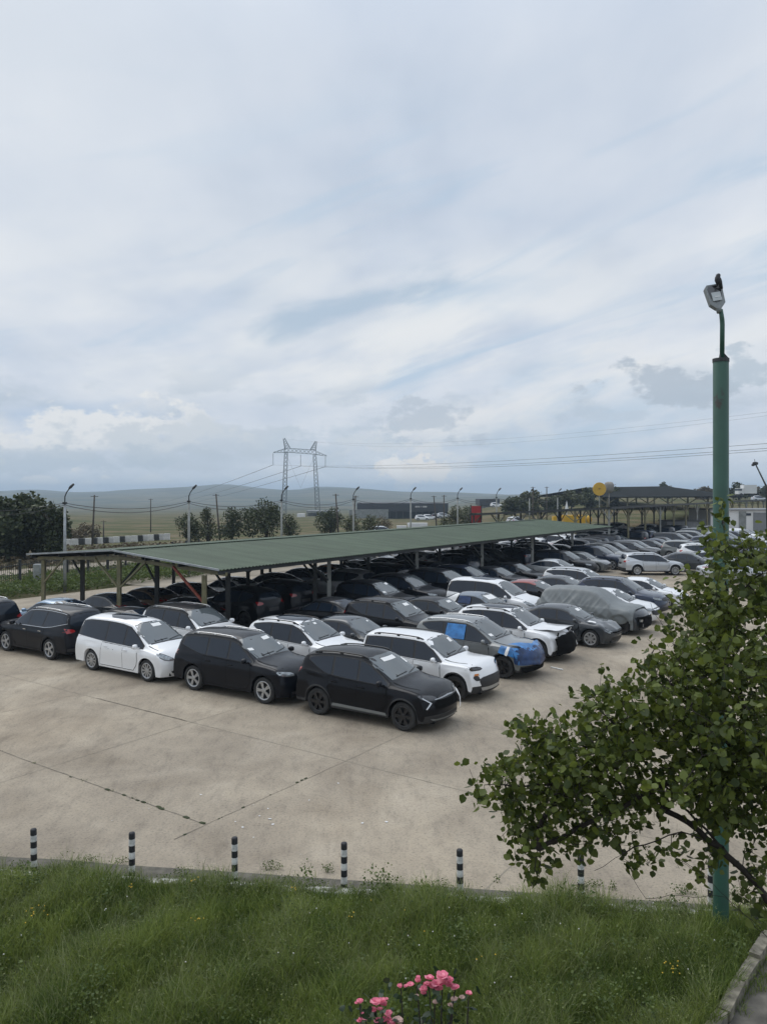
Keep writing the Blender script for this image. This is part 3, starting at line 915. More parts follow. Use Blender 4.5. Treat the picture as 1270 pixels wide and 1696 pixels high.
# ---- the lot
def edge_y(x): return 12.26-(x+6.1)*.1365            # near edge of the concrete
def concrete_mat():
    m, nt, b = newmat('weathered_concrete'); N = nt.nodes; Lk = nt.links
    geo = N.new('ShaderNodeNewGeometry')
    def nz(s, det=8, ro=.6, st=(1, 1, 1), rot=0, dist=0):
        mp = N.new('ShaderNodeMapping'); mp.inputs['Scale'].default_value = st; mp.inputs['Rotation'].default_value = (0, 0, rot); Lk.new(geo.outputs['Position'], mp.inputs[0])
        n = N.new('ShaderNodeTexNoise'); n.inputs['Scale'].default_value = s; n.inputs['Detail'].default_value = det; n.inputs['Roughness'].default_value = ro; n.inputs['Distortion'].default_value = dist
        Lk.new(mp.outputs[0], n.inputs['Vector']); return n.outputs['Fac']
    def mix(f, a, b_, mode='MIX'):
        x = N.new('ShaderNodeMix'); x.data_type = 'RGBA'; x.blend_type = mode
        if isinstance(f, float): x.inputs['Factor'].default_value = f
        else: Lk.new(f, x.inputs['Factor'])
        for i, q in (('A', a), ('B', b_)):
            if isinstance(q, tuple): x.inputs[i].default_value = (*q, 1)
            else: Lk.new(q, x.inputs[i])
        return x.outputs['Result']
    r1 = ramp(nt, [(.28, (.232, .196, .150)), (.45, (.286, .246, .192)), (.56, (.324, .280, .218)), (.72, (.378, .330, .262))]); Lk.new(nz(.55, 10, .62, (1, 1, 1), 0, .6), r1.inputs[0])
    r2 = ramp(nt, [(.38, (.84, .84, .85)), (.55, (1, 1, 1)), (.72, (1.08, 1.05, 1.01))]); Lk.new(nz(.13, 5, .5), r2.inputs[0])
    c = mix(1.0, r1.outputs[0], r2.outputs[0], 'MULTIPLY')
    r3 = ramp(nt, [(.38, (.60, .60, .61)), (.49, (1, 1, 1)), (.62, (1.12, 1.11, 1.08))]); Lk.new(nz(4.0, 12, .75, (1, .35, 1), TH), r3.inputs[0])
    c = mix(.42, c, mix(1.0, c, r3.outputs[0], 'MULTIPLY'))
    r4 = ramp(nt, [(.34, (.50, .50, .51)), (.46, (1, 1, 1)), (.66, (1.22, 1.2, 1.17))]); Lk.new(nz(22., 6, .7), r4.inputs[0])
    c = mix(.7, c, mix(1.0, c, r4.outputs[0], 'MULTIPLY'))
    # tyre dust streaks along the aisle
    r5 = ramp(nt, [(.54, (1, 1, 1)), (.66, (.72, .70, .69))]); Lk.new(nz(.45, 7, .65, (1, .08, 1), TH+.25, .3), r5.inputs[0])
    c = mix(.45, c, mix(1.0, c, r5.outputs[0], 'MULTIPLY'))
    # dark oil drips
    r6 = ramp(nt, [(.70, (1, 1, 1)), (.76, (.45, .44, .43))]); Lk.new(nz(1.7, 5, .6), r6.inputs[0])
    c = mix(.2, c, mix(1.0, c, r6.outputs[0], 'MULTIPLY'))
    Lk.new(c, b.inputs['Base Color']); b.inputs['Roughness'].default_value = .88; b.inputs['Specular IOR Level'].default_value = .25
    bp = N.new('ShaderNodeBump'); bp.inputs['Strength'].default_value = .35; bp.inputs['Distance'].default_value = .01; Lk.new(nz(30, 8, .7), bp.inputs['Height']); Lk.new(bp.outputs[0], b.inputs['Normal'])
    return m
M['concrete'] = concrete_mat()
TL = -18.9                                            # left edge of the lot, in row coordinates
pl = []
a = lot(-27, TL); b_ = lot(150, TL)
pl = [(-37.0, edge_y(-37.0), 0), (70, edge_y(70), 0), (150, 60, 0), lot(150, 60), b_, lot(-27, TL)]
mesh('parking_lot', pl, [tuple(range(len(pl)))], M['concrete']); tag(bpy.data.objects['parking_lot'], 'pale weathered concrete parking lot', 'parking lot', kind='structure')

# joints between the slabs, packed with dirt
M['joint'] = simple('joint_dirt', (.13, .112, .088), .95, vary=.5, scale=4)
M['jointfaint'] = simple('joint_faint', (.225, .20, .16), .95, vary=.3, scale=3)
def joint(p0, p1, w, amp, mat, seed):
    rr = random.Random(seed); n = max(4, int((p1-p0).length/.12)); d = (p1-p0).normalized(); nrm = Vector((-d.y, d.x, 0))
    vs = []; fs = []
    for k in range(n+1):
        p = p0.lerp(p1, k/n); o = amp*mnoise.noise(Vector((k*.31, seed*3.7, 0))); ww = w*(.45+.9*abs(mnoise.noise(Vector((k*.47, seed, 5))))+.25*rr.random())
        for sg in (-1, 1): q = p+nrm*(o+sg*ww); vs.append((q.x, q.y, .004))
    for k in range(n): fs.append((2*k, 2*k+1, 2*k+3, 2*k+2))
    return vs, fs
jb = MB(); jf = MB()
cA = lot(-11.2, 11.0)
for (p0, p1, w, am, mb, sd_) in (
    (cA, lot(-11.2, TL), .013, .02, jb, 1), (cA, lot(-7.2, 11.05), .006, .015, jb, 2), (lot(-7.2, 11.05), lot(-3.2, 11.05), .009, .015, jf, 22), (cA, lot(-11.9, 11.0), .012, .012, jb, 3),
    (lot(-7.3, TL), lot(-7.3, 40), .009, .012, jf, 4), (lot(-14, 6.15), lot(-2, 6.2), .010, .012, jf, 5), (lot(-3.2, 11.05), lot(60, 11.1), .009, .012, jf, 6),
    (lot(-3.4, 11), lot(-3.4, 40), .009, .01, jf, 7), (lot(.5, 11), lot(.5, 40), .009, .01, jf, 8), (lot(-16, 1.4), lot(-6, 1.4), .008, .01, jf, 9), (lot(-15.1, TL), lot(-15.1, 8), .009, .01, jf, 10),
    (lot(-13, 16), lot(40, 16), .010, .01, jf, 11), (lot(4.4, 12), lot(4.4, 40), .009, .01, jf, 12), (lot(-7.3, 2.2), lot(-7.3, 6.0), .02, .02, jb, 13)):
    v_, f_ = joint(p0, p1, w, am, mb, sd_); mb.add(v_, f_)
tag(jb.build('slab_joint', M['joint']), 'dark dirt filled joints between the concrete slabs', 'joint', kind='structure')
tag(jf.build('slab_joint', M['jointfaint']), 'faint hairline joints between the concrete slabs', 'joint', kind='structure')

# gutter, white kerb and the verge in front
def kerb_y(x): return 11.7-(x+5.83)*.109
M['asphalt'] = simple('old_asphalt', (.10, .092, .075), .95, vary=.35, scale=7, bump=.5)
vs = []; n = 60
for k in range(n+1):
    x = -30+60*k/n; wob = .05*mnoise.noise(Vector((x*.9, 0, 2)))
    vs += [(x, kerb_y(x), .005), (x, edge_y(x)+wob, .005)]
mesh('gutter', vs, [(2*k, 2*k+2, 2*k+3, 2*k+1) for k in range(n)], M['asphalt']); tag(bpy.data.objects['gutter'], 'strip of dark broken asphalt along the concrete edge', 'gutter', kind='structure')
def kerb_mat():
    m, nt, b = newmat('chipped_whitewash'); N = nt.nodes
    tc = N.new('ShaderNodeTexCoord'); n = N.new('ShaderNodeTexNoise'); n.inputs['Scale'].default_value = 5; n.inputs['Detail'].default_value = 9; n.inputs['Roughness'].default_value = .7
    nt.links.new(tc.outputs['Object'], n.inputs['Vector'])
    r = ramp(nt, [(.40, (.10, .10, .08)), (.49, (.20, .19, .16)), (.54, (.50, .49, .46)), (.62, (.62, .61, .58))]); nt.links.new(n.outputs['Fac'], r.inputs[0]); nt.links.new(r.outputs[0], b.inputs['Base Color']); b.inputs['Roughness'].default_value = .9
    return m
M['kerb'] = kerb_mat()
kb = MB(); x = -30.0
while x < 30:
    x2 = x+.98; a = Vector((x, kerb_y(x)-.08, -.02)); c = Vector((x2, kerb_y(x2)-.08, -.02))
    j = R.uniform(-.008, .008); kb.bar(a+Vector((0, j, j)), c+Vector((0, j, j)), .15, .20); x += 1.0
tag(kb.build('kerb', M['kerb']), 'low kerb with flaking white paint between grass and gutter', 'kerb', kind='structure')
# path with a kerb in the lower right corner
pk0 = gp(1270, 1566); pk1 = gp(1192, 1696); dv = (pk1-pk0).normalized(); nv = Vector((-dv.y, dv.x, 0))
if nv.x < 0: nv = -nv
A_ = pk0.copy(); B_ = pk1+dv*4
while A_.y < kerb_y(A_.x)-.16: A_ = A_-dv*.01
kb = MB(); L_ = (B_-A_).length; k = 0.0
while k < L_-.01:
    jl = nv*R.uniform(-.02, .02); a = A_+dv*k+jl; c = A_+dv*(min(L_, k+.60))+jl+nv*R.uniform(-.012, .012); jz = R.uniform(-.03, .02); jw = R.uniform(-.03, .02); kb.bar(a+Vector((0, 0, .03+jz)), c+Vector((0, 0, .03+jw)), .13, .24); k += .62
M['oldkerb'] = simple('old_concrete_kerb', (.17, .155, .12), .95, vary=.65, scale=7, bump=1.0)
tag(kb.build('path_kerb', M['oldkerb']), 'mossy concrete kerb edging the path', 'kerb', kind='structure')
q = [A_+nv*.08, B_+nv*.08, B_+nv*9, A_+nv*9]
M['path'] = simple('path_concrete', (.10, .092, .078), .95, vary=.45, scale=4, bump=.6)
mesh('path', [(p.x, p.y, .02) for p in q], [(0, 1, 2, 3)], M['path']); tag(bpy.data.objects['path'], 'grey concrete path beside the grass', 'path', kind='structure')
PATH = (A_, B_, nv)
# dirt track and road beyond the fence
M['dirt'] = simple('pale_dirt', (.26, .225, .175), .95, vary=.2, scale=.8)
def strip(name, pts, w, mat, label, dz=.06):
    vs = []; fs = []
    P_ = []
    for i in range(len(pts)-1):
        for k in range(12): P_.append(pts[i].lerp(pts[i+1], k/12))
    P_.append(pts[-1])
    for i, p in enumerate(P_):
        d = (P_[min(i+1, len(P_)-1)]-P_[max(0, i-1)]); d.z = 0; d.normalize(); nn = Vector((-d.y, d.x, 0))
        for sg in (-.5, .5):
            r_ = p+nn*w*sg; vs.append((r_.x, r_.y, land(r_.x, r_.y)+dz))
    for i in range(len(P_)-1): fs.append((2*i, 2*i+1, 2*i+3, 2*i+2))
    o = mesh(name, vs, fs, mat); tag(o, label, name.replace('_', ' '), kind='structure'); return o
strip('dirt_track', [lot(-25, -31), lot(10, -32.5), lot(40, -33), lot(90, -31)], 3.2, M['dirt'], 'pale dirt track running behind the iron fence')
strip('side_road', [lot(10, -19.0), lot(60, -20.5), lot(110, -22)], 5.0, M['dirt'], 'worn bare earth strip beside the covered rows', .065)
# ================================================================ the parked cars
GROUP = 'cars parked in the rows of the lot'
PROTO = {}
PAP = {'a': ((-.50, -.22, .72, .88), (.20, .34, .60, .78)), 'b': ((-.10, .22, .66, .84), (.36, .46, .30, .50)), 'c': ((-.62, -.46, .10, .22), (.05, .30, .74, .90)), '-': ()}
VARIANTS = {
    'suv': ('suv', dict(rails=M['trim'], rim='multi', papers=PAP['b'])),
    'suv_plain': ('suv', dict(rim='black', face='slim', papers=PAP['c'])),
    'bigsuv': ('bigsuv', dict(rim='five', chrome=False, rails=M['chrome'], papers=PAP['c'])),
    'van': ('van', dict(rim='multi', face='lift', papers=PAP['a'])),
    'sedan': ('sedan', dict(rim='ten', face='slim', papers=PAP['b'])),
    'sedan_plain': ('sedan', dict(rim='black', face='suv')),
    'wagon': ('wagon', dict(rim='multi', rails=M['trim'], face='lift', papers=PAP['b'])),
    'far_suv': ('suv', dict(detail=1, rim='multi')),
    'far_big': ('bigsuv', dict(detail=1, rim='five')),
    'far_sedan': ('sedan', dict(detail=1, rim='ten')),
    'far_wagon': ('wagon', dict(detail=1, rim='multi')),
    'far_van': ('van', dict(detail=1, rim='multi')),
}
INFO = {}
def put(o, s, t, heading=1, dyaw=0.0):
    o.location = lot(s, t); o.rotation_euler = (0, 0, YAW+(0 if heading > 0 else PI)+math.radians(dyaw))
def car(variant, pm, s, t, heading=1, dyaw=0.0, label=None, roof=None, own=None):
    """own: options for a car that is built on its own instead of copied"""
    if own is not None:
        k, opts = VARIANTS[variant]; o_ = dict(opts); o_.update(own); k = o_.pop('kind', k)
        r, bvh, inf = build_car(k, M[pm], roofmat=M[roof] if roof else None, **o_)
    elif variant not in PROTO:
        k, opts = VARIANTS[variant]; r, bvh, inf = build_car(k, M[pm], roofmat=M[roof] if roof else None, **opts)
        PROTO[variant] = r; INFO[variant] = (bvh, inf)
    else:
        r = copy_car(PROTO[variant], M[pm], M[roof] if roof else None); bvh, inf = INFO[variant]
    put(r, s, t, heading, dyaw)
    tag(r, label, 'car', GROUP)
    return r, bvh, inf

# ---------------- front row, facing the open concrete
# black crossover nearest the camera
c1, b, inf = car('suv', 'black', -4.05, 9.55, 1, 2.5, 'black crossover with black wheels and a white strip hanging from its grille', own=dict(rails=M['trim'], rim='black', lamp='lampdark', papers=((-.30, .26, .70, .86), (.48, .58, .38, .62))))
hw = inf['hw']
for sd_ in (-1, 1):
    patch('light_signature', b, [(hw*.90, .86), (hw*.70, .72), (hw*.86, .58), (hw*.885, .60), (hw*.75, .72), (hw*.925, .845)], 'front', M['chrome'], c1, sd_, .014, .035, 0)
patch('grille_mouth', b, [(-hw*.60, .56), (hw*.60, .56), (hw*.64, .68), (hw*.54, .76), (-hw*.54, .76), (-hw*.64, .68)], 'front', M['seam'], c1, 1, .010, .07, 0)
patch('grille_strip', b, [(-hw*.58, .775), (0, .80), (hw*.58, .775), (hw*.58, .795), (0, .825), (-hw*.58, .795)], 'front', M['alloy'], c1, 1, .014, .07, 0)
patch('skid_plate', b, [(-hw*.70, .30), (hw*.70, .30), (hw*.78, .36), (hw*.62, .335), (-hw*.62, .335), (-hw*.78, .36)], 'front', M['grey'], c1, 1, .012, .07, 0)
patch('torn_strip', b, [(hw*.38, .80), (hw*.52, .86), (hw*.60, .62), (hw*.50, .42), (hw*.44, .44), (hw*.50, .62)], 'front', M['paper'], c1, 1, .05, .05, 1, .02)
for sd_ in (-1, 1):
    patch('sill_trim', b, [(-.78, .33), (.88, .31), (.85, .375), (-.76, .40)], 'side', M['grey'], c1, sd_, .012, .1, 0)

# white crossover with the black pillars
c2, b, inf = car('suv', 'white', -.95, 9.25, 1, 1.5, 'white boxy crossover with black pillars and roof rails behind the nearest black crossover', own=dict(kind='boxsuv', rails=M['trim'], rim='black', face='slim', lamp='lampdark', papers=((.22, .40, .58, .82),)))
hw = inf['hw']
for sd_ in (-1, 1):
    patch('fog_light_pod', b, [(hw*.66, .60), (hw*.82, .60), (hw*.88, .72), (hw*.70, .74)], 'front', M['trim'], c2, sd_, .012, .05, 1)
    patch('marker_light', b, [(1.86, .70), (1.93, .70), (1.93, .78), (1.86, .78)], 'side', M['amber'], c2, sd_, .012, .05, 0)
patch('skid_plate', b, [(-hw*.6, .32), (hw*.6, .32), (hw*.66, .41), (-hw*.66, .41)], 'front', M['alloy'], c2, 1, .014, .07, 0)

# grey crossover wrapped in blue film
c3, b, inf = car('suv', 'grey', 2.15, 9.2, 1, 1.0, 'grey crossover with blue film taped over its nose and one side window', own=dict(rails=M['chrome'], rim='black', red=False, papers=((-.6, -.45, .1, .24),)))
hw = inf['hw']; zh = inf['zh']
fm = []
v1, f1 = project(b, [(-hw*.985, .50), (0, .42), (hw*.985, .50), (hw*.98, .95), (hw*.5, .92), (-hw*.5, .92), (-hw*.98, .95)], 'front', 1, .03, .045, 0, .022)
mb = MB(); mb.add(v1, f1, 1)
v2, f2 = project(b, [(1.45, -hw*.84), (2.06, -hw*.62), (2.12, 0), (2.06, hw*.62), (1.78, hw*.78), (1.84, hw*.3), (1.90, 0), (1.74, -hw*.30), (1.60, -hw*.55)], 'top', 1, .03, .045, 0, .02); mb.add(v2, f2, 0)
for sd_ in (-1, 1):
    v3, f3 = project(b, [(1.22, .80), (1.74, .70), (1.80, .50), (2.06, .46), (2.05, .86), (1.75, .94), (1.26, 1.0)], 'side', sd_, .025, .045, 0, .018); mb.add(v3, f3, 0)
mb.build('blue_film', [M['film'], M['filmdark']], c3, True)
patch('white_tape', b, [(1.42, .70), (1.52, .70), (1.58, .95), (1.48, .96)], 'side', M['paper'], c3, -1, .052, .06, 0)
patch('window_film', b, [(-.74, 1.06), (-.03, 1.05), (-.05, 1.50), (-.72, 1.50)], 'side', M['film'], c3, -1, .02, .05, 0, .01)
patch('broken_bumper', b, [(-hw*.85, .26), (hw*.85, .26), (hw*.9, .40), (-hw*.9, .40)], 'front', M['seam'], c3, 1, .02, .06, 0, .02)

# white estate-bodied SUV with the smashed nose
c4, b, inf = car('suv', 'white', 5.05, 9.1, 1, 1.0, 'white SUV with a smashed open nose and buckled bonnet', own=dict(rails=M['trim'], rim='black', sunroof=True, papers=((-.02, .12, .78, .9),)))
hw = inf['hw']; sp = inf['sp']
body = [o for o in c4.children if o.name.startswith('body')][0]
for v in body.data.vertices:
    if v.co.x > 1.45:
        k = min(1, (v.co.x-1.45)/.5)
        n_ = Vector((mnoise.noise(v.co*2.6)-.25, .5*mnoise.noise(v.co*2.9+Vector((7, 0, 0))), .7*mnoise.noise(v.co*2.4+Vector((0, 9, 0)))))
        v.co += n_*.16*k
for o in list(c4.children):
    if o.name.split('.')[0] in ('headlight', 'headlight_surround', 'grille', 'bumper_intake', 'bonnet_seam'):
        bpy.data.objects.remove(o, do_unlink=True)
patch('engine_bay', b, [(-hw*.86, .30), (hw*.86, .30), (hw*.88, .80), (hw*.5, .86), (-hw*.5, .86), (-hw*.88, .80)], 'front', M['seam'], c4, 1, .045, .06, 0, .03)
mb = MB(); rr = random.Random(3)
for k in range(26):
    p = Vector((rr.uniform(1.86, 2.1), rr.uniform(-.7, .7), rr.uniform(.32, .86))); q = p+Vector((rr.uniform(-.1, .12), rr.uniform(-.35, .35), rr.uniform(-.25, .25)))
    mb.bar(p, q, rr.uniform(.015, .05), rr.uniform(.01, .04), k % 3)
mb.bar((2.0, -.72, .50), (2.06, .72, .47), .07, .1, 1); mb.bar((1.95, -.68, .82), (1.95, .66, .86), .05, .06, 1)
mb.box((1.97, .1, .62), (.04, .62, .3), 0, 0); mb.bar((2.02, .55, .9), (2.12, .74, .42), .10, .03, 2)
mb.build('exposed_crash_parts', [M['seam'], M['cladding'], M['white']], c4)
vs = []; fs = []; nx, ny = 10, 12
for i in range(nx+1):
    for j in range(ny+1):
        x = 1.12+.95*i/nx; y = (-.74+1.48*j/ny)*(1-.12*i/nx)
        z = inf['zt'](min(x, 1.9))+.015+.13*(i/nx)**1.5-.05*(abs(y)/.74)**2+.07*mnoise.noise(Vector((x*2.4, y*2.2, 4)))*i/nx
        vs.append((x, y, z))
for i in range(nx):
    for j in range(ny): a_ = i*(ny+1)+j; fs.append((a_, a_+ny+1, a_+ny+2, a_+1))
nb = len(vs); vs += [(x, y, z-.015) for x, y, z in vs]; fs += [tuple(reversed([i+nb for i in f])) for f in fs]
mesh('buckled_bonnet', vs, fs, M['white'], c4, True)

# dark grey saloon
c5, b, inf = car('sedan', 'charcoal', 8.35, 9.75, 1, .5, 'dark grey saloon with a dented bonnet and white paper taped on its wing', own=dict(rim='ten', face='lift', papers=((-.16, .14, .62, .82), (.30, .42, .62, .78)), red=False))
hw = inf['hw']
patch('taped_paper', b, [(1.18, -.72), (1.48, -.60), (1.42, -.50), (1.20, -.56)], 'top', M['paper'], c5, 1, .02, .05, 0, .02)
patch('bumper_gap', b, [(-hw*.7, .555), (hw*.7, .555), (hw*.72, .60), (-hw*.72, .60)], 'front', M['seam'], c5, 1, .012, .06, 0)
body = [o for o in c5.children if o.name.startswith('body')][0]
for v in body.data.vertices:
    if v.co.x > 1.3 and v.co.z > .55:
        v.co += Vector((0, 0, .07*mnoise.noise(v.co*3.4)))*min(1, (v.co.x-1.3)/.3)

# SUV under a tarpaulin
c6, b, inf = car('bigsuv', 'charcoal', 11.6, 9.75, 1, 0, 'charcoal SUV whose damaged nose shows below the grey tarpaulin', own=dict(rim='black', rails=None, chrome=False, red=False, papers=()))
hw = inf['hw']
for o in list(c6.children):
    if o.name.split('.')[0] in ('headlight', 'headlight_surround', 'grille', 'wing_mirror', 'wiper'):
        bpy.data.objects.remove(o, do_unlink=True)
patch('exposed_front', b, [(-hw*.8, .35), (hw*.8, .35), (hw*.85, .74), (-hw*.85, .74)], 'front', M['seam'], c6, 1, .03, .06, 0, .03)
mb = MB(); mb.bar((2.24, -.6, .42), (2.24, .6, .42), .08, .12, 0); mb.bar((2.2, -.75, .62), (2.28, -.3, .58), .06, .1, 1); mb.bar((2.26, .2, .66), (2.2, .72, .7), .08, .12, 1)
mb.build('bumper_remains', [M['alloy'], M['headlamp']], c6)
vs = []; fs = []; NX, NA = 110, 110
for i in range(NX+1):
    x = -2.27+4.25*i/NX
    for j in range(NA+1):
        low = .42+.10*mnoise.noise(Vector((x*1.3, j*.01, 0)))
        if x > .9: low += (x-.9)*.22
        a0 = math.atan2(-low*.55, 1.0)
        an = a0+(PI-2*a0)*j/NA
        xx = max(-2.2, min(2.05, x)); c = Vector((xx, 0, .78 if x < 1.0 else .60)); d = Vector((0, math.cos(an), math.sin(an)))
        h = b.ray_cast(c+d*4, -d)[0]
        if h is None: h = c+d*.9
        side = abs(math.cos(an))
        q_ = an if an < PI/2 else PI-an
        rg1 = 1-abs(mnoise.noise(Vector((x*1.5+q_*1.3, q_*.45+(3 if an < PI/2 else 0), 8))))*2.6
        rg2 = 1-abs(mnoise.noise(Vector((x*3.2-q_*1.8, q_*.5, 2))))*2.6
        fold = .03*mnoise.noise(Vector((x*1.1, an*1.1, 0)))+.030*max(0, rg1)**2*(.4+abs(mnoise.noise(Vector((x*.8, an, 5))))*1.6)+.022*max(0, rg2)**2*(.2+abs(mnoise.noise(Vector((x*.9, an*1.3, 15))))*2)
        h = h+d*(.035+.02*side+fold*(.35+.9*side))
        if i == 0: h = c+(h-c)*.35; h.x = -2.36
        elif i == 1: h.x = -2.34
        vs.append(h)
for i in range(NX):
    for j in range(NA): a_ = i*(NA+1)+j; fs.append((a_, a_+1, a_+NA+2, a_+NA+1))
tp = mesh('car_cover', vs, fs, M['tarp'], None, True); put(tp, 11.6, 9.75)
sm = tp.modifiers.new('thick', 'SOLIDIFY'); sm.thickness = .008
tag(tp, 'wrinkled grey tarpaulin draped over the SUV in the front row', 'car cover')

car('sedan', 'pearl', 14.35, 9.55, 1, 0, 'pearl white saloon just beyond the tarpaulin covered SUV', own=dict(face='slim', rim='ten'))
car('suv', 'navy', 16.75, 9.3, 1, 0, 'dark blue SUV with a light bonnet beside the pearl saloon', own=dict(rails=M['trim'], papers=()))
car('sedan', 'white', 19.75, 9.5, 1, 0, 'white saloon at the far end of the front row')

# ---------------- second row
car('bigsuv', 'jet', -4.2, 5.0, 1, 2.5, 'dark charcoal SUV with silver spoked wheels and silver roof rails', own=dict(rim='five', rails=M['chrome'], papers=((-.66, -.52, .34, .46), (.10, .42, .72, .88), (.52, .62, .30, .42))))
car('suv', 'white', -1.25, 4.75, 1, 1, 'white SUV with a dark panoramic roof behind the charcoal SUV', own=dict(rails=M['trim'], sunroof=True, face='slim', papers=((-.05, .08, .8, .9),)))
car('sedan', 'charcoal', 1.25, 4.7, 1, 0, 'charcoal saloon next to the white panoramic roof SUV', own=dict(face='slim', rim='black', papers=((.2, .3, .7, .8),)))
car('suv', 'black', 4.2, 4.6, 1, 0, 'black SUV standing between the charcoal saloon and the light steel post')
car('sedan', 'black', 7.3, 4.6, 1, 0, 'black saloon in the second row with white paper in its windscreen')
d6, b, inf = car('sedan', 'bluegrey', 9.75, 5.3, 1, 0, 'blue grey saloon with plastic film over its side windows and boot', own=dict(face='suv', papers=((-.4, .3, .5, .9),)))
patch('window_film', b, [(-.66, .98), (-.04, .96), (-.06, 1.26), (-.62, 1.26)], 'side', M['filmdark'], d6, -1, .02, .05, 0, .01)
patch('film_strip', b, [(-1.35, 1.0), (-.78, 1.02), (-.66, 1.32), (-.80, 1.33), (-1.0, 1.22)], 'side', M['paper'], d6, -1, .02, .06, 0, .015)
patch('film_patch', b, [(1.75, -.35), (2.0, -.30), (1.95, -.08), (1.75, -.1)], 'top', M['film'], d6, 1, .02, .05, 0, .015)
car('van', 'white', 12.3, 4.75, 1, 0, 'white people carrier behind the tarpaulin covered SUV', own=dict(sunroof=True, red=False, papers=()))
car('sedan', 'black', 15.6, 5.2, 1, 0, 'black saloon with a red roof edge behind the tarpaulin', own=dict(kind='sedan', red=False), roof='red')
car('sedan', 'charcoal', 18.2, 5.7, 1, 0, 'dark grey saloon in the second row between the red roofed and silver cars')
car('wagon', 'silver', 21.4, 5.6, 1, 0, 'silver estate car at the end of the second row')

# ---------------- third row
car('van', 'white', -4.4, .35, 1, 1.2, 'white people carrier with a dark sunroof and silver wheels', own=dict(sunroof=True, face='lift', papers=((-.08, .28, .76, .92),)))
car('bigsuv', 'white', -1.55, -.25, 1, 0, 'white SUV with a black roof beside the white people carrier', roof='black', own=dict(rim='multi', rails=M['alloy'], papers=()))
car('sedan', 'black', 4.7, .9, -1, 0, 'black low car facing left in shade beside the light steel post')
car('suv_plain', 'black', 8.9, .4, 1, 0, 'black car with sloping roof in the shade of the third row')
# ---------------- fourth row, tails to the camera
car('bigsuv', 'jet', -4.35, -4.75, -1, 1, 'black large SUV with chrome window line, seen from its tail', own=dict(kind='glsuv', rim='five', chrome=True, rails=M['chrome'], papers=()))
car('sedan', 'black', -1.9, -3.8, -1, 0, 'black saloon showing only its roof behind the white people carrier', own=dict(rim='black', papers=()))
car('sedan_plain', 'black', 1.2, -4.1, -1, 0, 'black saloon with a raised bonnet under the near end of the canopy')
car('suv_plain', 'black', 3.9, -3.6, -1, 0, 'black SUV deep in shade beside the dark canopy post')
car('suv_plain', 'jet', 6.7, -4.2, -1, 0, 'black crossover seen from behind with a grey plate', own=dict(kind='suv', papers=(), rim='black'))
car('wagon', 'silver', 12.6, -4.7, -1, 3, 'silver raised estate car with black wheel arches under the canopy', own=dict(kind='suv', rim='black', rails=None, papers=()))
# ---------------- fifth row, along the left edge
car('bigsuv', 'jet', -4.9, -9.4, -1, 2, 'black SUV cut by the left edge of the photo', own=dict(kind='glsuv', rim='five', rails=M['chrome'], papers=()))
f3, b, inf = car('sedan', 'skyblue', -2.0, -8.2, -1, 0, 'pale blue saloon behind the left canopy post', own=dict(papers=()))
car('sedan', 'charcoal', .3, -8.0, -1, 0, 'dark grey saloon behind the middle gable post')
car('sedan', 'brown', 2.6, -8.3, -1, 0, 'brown coupe with red lights at the back of the canopy')
car('sedan', 'grey', 4.9, -8.4, -1, 0, 'grey saloon behind the brown coupe')
car('sedan', 'white', 7.9, -8.3, -1, 0, 'white saloon alone in sunlight behind the dark canopy post')
car('sedan', 'charcoal', 10.7, -8.0, -1, 0, 'charcoal saloon with a lit red tail lamp in the back row')
car('sedan', 'bluegrey', 13.5, -8.4, -1, 0, 'blue grey saloon partly behind the pair of canopy posts')
car('sedan', 'orange', 16.4, -8.6, -1, 0, 'orange brown saloon in the back row')
# ---------------- odd ones beyond the aisle
car('wagon', 'silver', 35.0, 5.6, 1, 34.9, 'silver estate car turned sideways across the aisle')
car('sedan', 'charcoal', 38.6, 7.2, 1, 8, 'dark saloon just beyond the sideways silver estate car')
car('sedan', 'silver', 41.3, 8.3, 1, 8, 'silver saloon just right of and beyond the sideways estate car')
car('suv', 'white', 45.2, 6.9, 1, 25, 'white SUV beside the green lamp post')
car('sedan', 'silver', 33.2, 11.2, 1, 30, 'grey saloon with a red tail lamp behind the treetop')

# ---------------- the long far rows, copied
ORD = 'first second third fourth fifth sixth seventh eighth ninth tenth eleventh twelfth thirteenth fourteenth fifteenth sixteenth seventeenth eighteenth nineteenth twentieth twenty-first twenty-second twenty-third twenty-fourth twenty-fifth twenty-sixth twenty-seventh twenty-eighth twenty-ninth thirtieth'.split()
WORD = {'far_suv': 'SUV', 'far_big': 'large SUV', 'far_sedan': 'saloon', 'far_wagon': 'estate car', 'far_van': 'people carrier'}
CWORD = {'jet': 'black', 'black': 'black', 'charcoal': 'charcoal', 'white': 'white', 'pearl': 'pearl white', 'silver': 'silver', 'grey': 'grey', 'navy': 'dark blue', 'bluegrey': 'blue grey', 'brown': 'brown', 'red': 'red', 'orange': 'orange'}
rr = random.Random(21)
def far_row(text, ss, t, heads, kinds, paints, skip=()):
    for i, s in enumerate(ss):
        k = rr.choice(kinds); p = rr.choice(paints); hd = rr.choice(heads)
        r, _, _ = car(k, p, s+rr.uniform(-.15, .15), t+rr.uniform(-.35, .35), hd, rr.uniform(-2, 2), '%s %s, %s %s' % (CWORD[p], WORD[k], ORD[i], text))
dark = ['black', 'jet', 'black', 'charcoal', 'black', 'navy']
ar = lambda a, b, st=2.85: [a+st*k for k in range(int((b-a)/st)+1)]
far_row('from the near end of the far second row', ar(48.5, 78), 4.8, [1], ['far_suv', 'far_sedan', 'far_wagon'], ['charcoal', 'silver', 'white', 'grey', 'black', 'navy'])
far_row('from the near end of the dark third row', ar(12.2, 26), .3, [1], ['far_suv', 'far_sedan', 'far_big'], dark)
